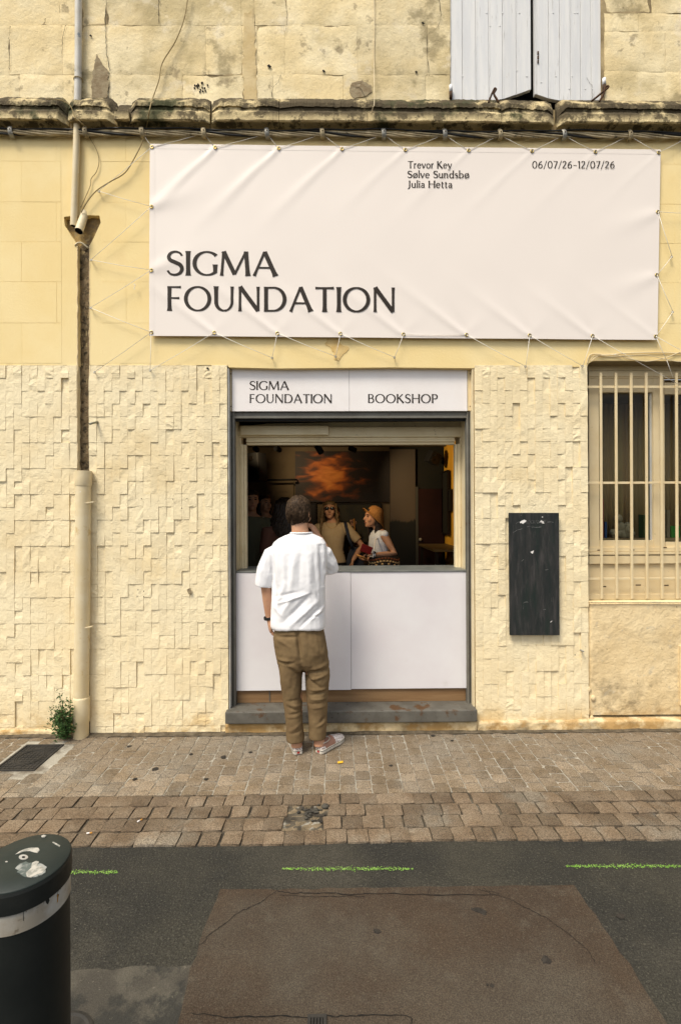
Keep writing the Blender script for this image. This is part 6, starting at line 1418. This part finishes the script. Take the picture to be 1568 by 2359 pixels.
MB().tube([Th(-.012, -.108, .018), Th(.012, -.108, .018)], .003, 6).build('bridge', m_black, sg, True)
pts = [L(.075 * math.cos(a), -.075 + .0 * a - .05 * math.sin(-a) * 0, .838 - .045 * abs(math.sin(a))) for a in np.linspace(0, math.pi, 12)]
pts = [p + (Vector((0, -.035, 0)) * math.sin(math.pi * i / 11)) for i, p in enumerate(pts)]; MB().tube(pts, .0022, 6).build('necklace', mat('thin_gold', (.4, .25, .1), .4, metal=.8), t, True)
sb = thing('shoulder_bag', 'dark shoulder bag hanging from the blonde woman', 'bag', W(815, 1305, Yb_))
MB().tube([W(795, 1203, Yb_ - .02), W(797, 1215, Yb_ - .12), W(803, 1240, Yb_ - .14), W(812, 1262, Yb_ - .13)], [(.020, .005)] * 4, 8, ref=(1, 0, 0)).build('strap', m_denim, sb, True)
b = MB(); c_ = W(818, 1288, Yb_ - .06); b.loft([ring(c_ + Vector((0, 0, z_)), rx, ry, None, 18, 3) for z_, rx, ry in ((-.17, .10, .03), (-.15, .12, .045), (0, .11, .04), (.12, .07, .025), (.14, .05, .015))])
me = remesh(b, .009, 2); displace(me, (), 9., .012, 1., 2.); put('bag_body', me, m_denim, sb)
# someone in dark clothes behind the blonde woman, only a raised fist shows
Yh = 6.62; fist = W(812, 1205, Yh)
t, *_ = figure('person in dark clothes behind the blonde woman with one fist raised', 779, Yh, 1166, -10, True, m_skin2, cloth('near_black_top', (.012, .011, .010)), m_dark, ((W(826, 1262, Yh), fist + Vector((0, 0, -.045)), Vector((-.02, -.25, 1)), Vector((-.3, -1, -.1)), 1.15), None), .95, 0, 0, 768, 'short', m_hairk)
fs = thing('wooden_stick', 'thin wooden stick held upright in the raised fist', 'stick', W(815, 1230, Yh - .06)); MB().tube([W(817, 1232, Yh - .085), W(815, 1196, Yh - .085)], .010, 9).build('stick_shaft', mat('pale_stick_wood', (.42, .20, .05), .7), fs, True)
# woman with straw hat
Yw = 5.5
nearArm = (W(909, 1277, Yw - .19), W(861, 1279, Yw - .29), Vector((-1, -.02, .12)), Vector((.0, -.25, -1)), .55, 1)
farArm = (W(872, 1285, Yw + .10), W(846, 1290, Yw - .02), Vector((-1, -.25, .1)), Vector((0, -.2, 1)), .5)
t, Th, HM, hc_, L = figure('smiling woman in straw hat and pale blue sleeveless blouse inside the shop', 873, Yw, 1171, -74, True, m_skin, mat('pale_blue_blouse', (.74, .77, .82), .9, (.62, .67, .75), 90, .45, .55, spec=.15), cloth('light_jeans', (.22, .27, .34)), (nearArm, farArm), .3, 6, -4, 859, 'long', m_hairk, sleeveless=True)
HR = Matrix.Rotation(R(24), 3, 'Y')
b = MB(); n = 40; hp = hc_ + Vector((.016, 0, .030)); rings = []
for r, z_, lift in ((.010, .106, 0), (.045, .102, 0), (.076, .087, 0), (.096, .058, 0), (.105, .028, 0), (.112, .008, 0), (.128, -.006, 1), (.146, -.018, 1), (.158, -.026, 1)):
    rg = []
    for j in range(n):
        a = 6.28318 * j / n; q = -math.cos(a)               # q=1 at the front (towards -x)
        zz = z_ + (lift * (r - .112) * (.9 * max(0, q) - 1.5 * max(0, -q) - .15 * math.sin(a * 3)))
        rx = r * (1.05 if lift else 1.0)
        rg.append(hp + HR @ Vector((rx * math.cos(a) * .92, r * math.sin(a) * .95, zz)))
    rings.append(rg)
m_straw = mat('woven_straw', (.42, .20, .055), .85, (.26, .11, .03), 130, .4, .6, bump=[(170, .8, .004)])
o = MB().loft(rings, cap=True).build('straw_hat', m_straw, t, True); o.modifiers.new('t', 'SOLIDIFY').thickness = .004
MB().tube(rings[-1] + [rings[-1][0]], .004, 6).build('hat_brim_edge', m_straw, t, True)
w0 = W(862, 1278.5, Yw - .29); MB().tube([w0 + Vector((.004 * math.sin(a), .030 * math.cos(a), .030 * math.sin(a))) for a in np.linspace(0, 6.283, 20)], [(.010, .003)] * 20, 8, ref=(1, 0, 0)).build('watch_strap', m_paper, t, True)
MB().ball(w0 + Vector((-.004, -.022, .022)), (.019, .012, .016), 14, 8).build('watch_face', m_eye, t, True)
p0, p1 = W(831, 1262, Yw - .36), W(856, 1271, Yw - .34); d = (p1 - p0).normalized(); u = Vector((d.z, 0, -d.x)) * -.042; v = Vector((0, .008, 0))
tag(MB().hexa([p0 - u - v, p1 - u - v, p1 - u + v, p0 - u + v, p0 + u - v, p1 + u - v, p1 + u + v, p0 + u + v]).build('phone', mat('dark_red_case', (.20, .012, .010), .4), bevel=.004), 'dark red phone held by the woman in the straw hat', 'phone')
fn = thing('wooden_fan_handle', 'pale wooden stick in the hand of the straw hat woman', 'stick', W(822, 1281, Yw - .37)); MB().tube([W(821, 1279.5, Yw - .38), W(845, 1289, Yw - .33)], .011, 8).build('stick_shaft', mat('orange_stick_wood', (.55, .26, .07), .7), fn, True)
bg_ = thing('basket_bag', 'woven leather basket bag with beige and brown strips under her arm', 'bag', W(885, 1330, Yw - .2))
bc_ = W(884, 1318, Yw - .26); m_w1, m_w2, m_w3 = mat('beige_leather', (.55, .36, .16), .6), mat('brown_leather', (.20, .06, .02), .6), mat('dark_leather', (.02, .015, .012), .6)
b = MB(); b.loft([ring(bc_ + Vector((0, 0, z_)), rx, ry, None, 24, 2.6) for z_, rx, ry in ((-.14, .14, .06), (.0, .165, .07), (.155, .16, .055), (.16, .15, .045))]).build('bag_lining', m_w3, bg_, True)
for r_ in range(10):
    z_ = -.13 + r_ * .030; rx = .168; ry = .074; sb_ = adopt(bpy.data.objects.new('weave_row', None), bg_); COL.objects.link(sb_)
    for k in range(15):
        a0 = math.pi + (k + .5 * (r_ % 2)) * math.pi / 15; pts = [bc_ + Vector((rx * math.cos(a0 + q * .05), ry * math.sin(a0 + q * .05) - .003 * (1 - (q - 1.5) ** 2 / 2.3), z_ + .012 * math.sin(3 * a0))) for q in range(4)]
        MB().tube(pts, [(.011, .004)] * 4, 6, ref=(0, 0, 1)).build('leather_strip', (m_w1, m_w2)[r_ % 2] if r_ % 4 != 3 else (m_w1, m_w3)[k % 2], sb_, True)
MB().tube(smooth_pts([tuple(W(858, 1286, Yw - .34)), tuple(W(862, 1262, Yw - .30)), tuple(W(864, 1246, Yw - .22)), tuple(W(872, 1238, Yw - .1))], 5), .006, 7).build('bag_handle', m_paper, bg_, True)
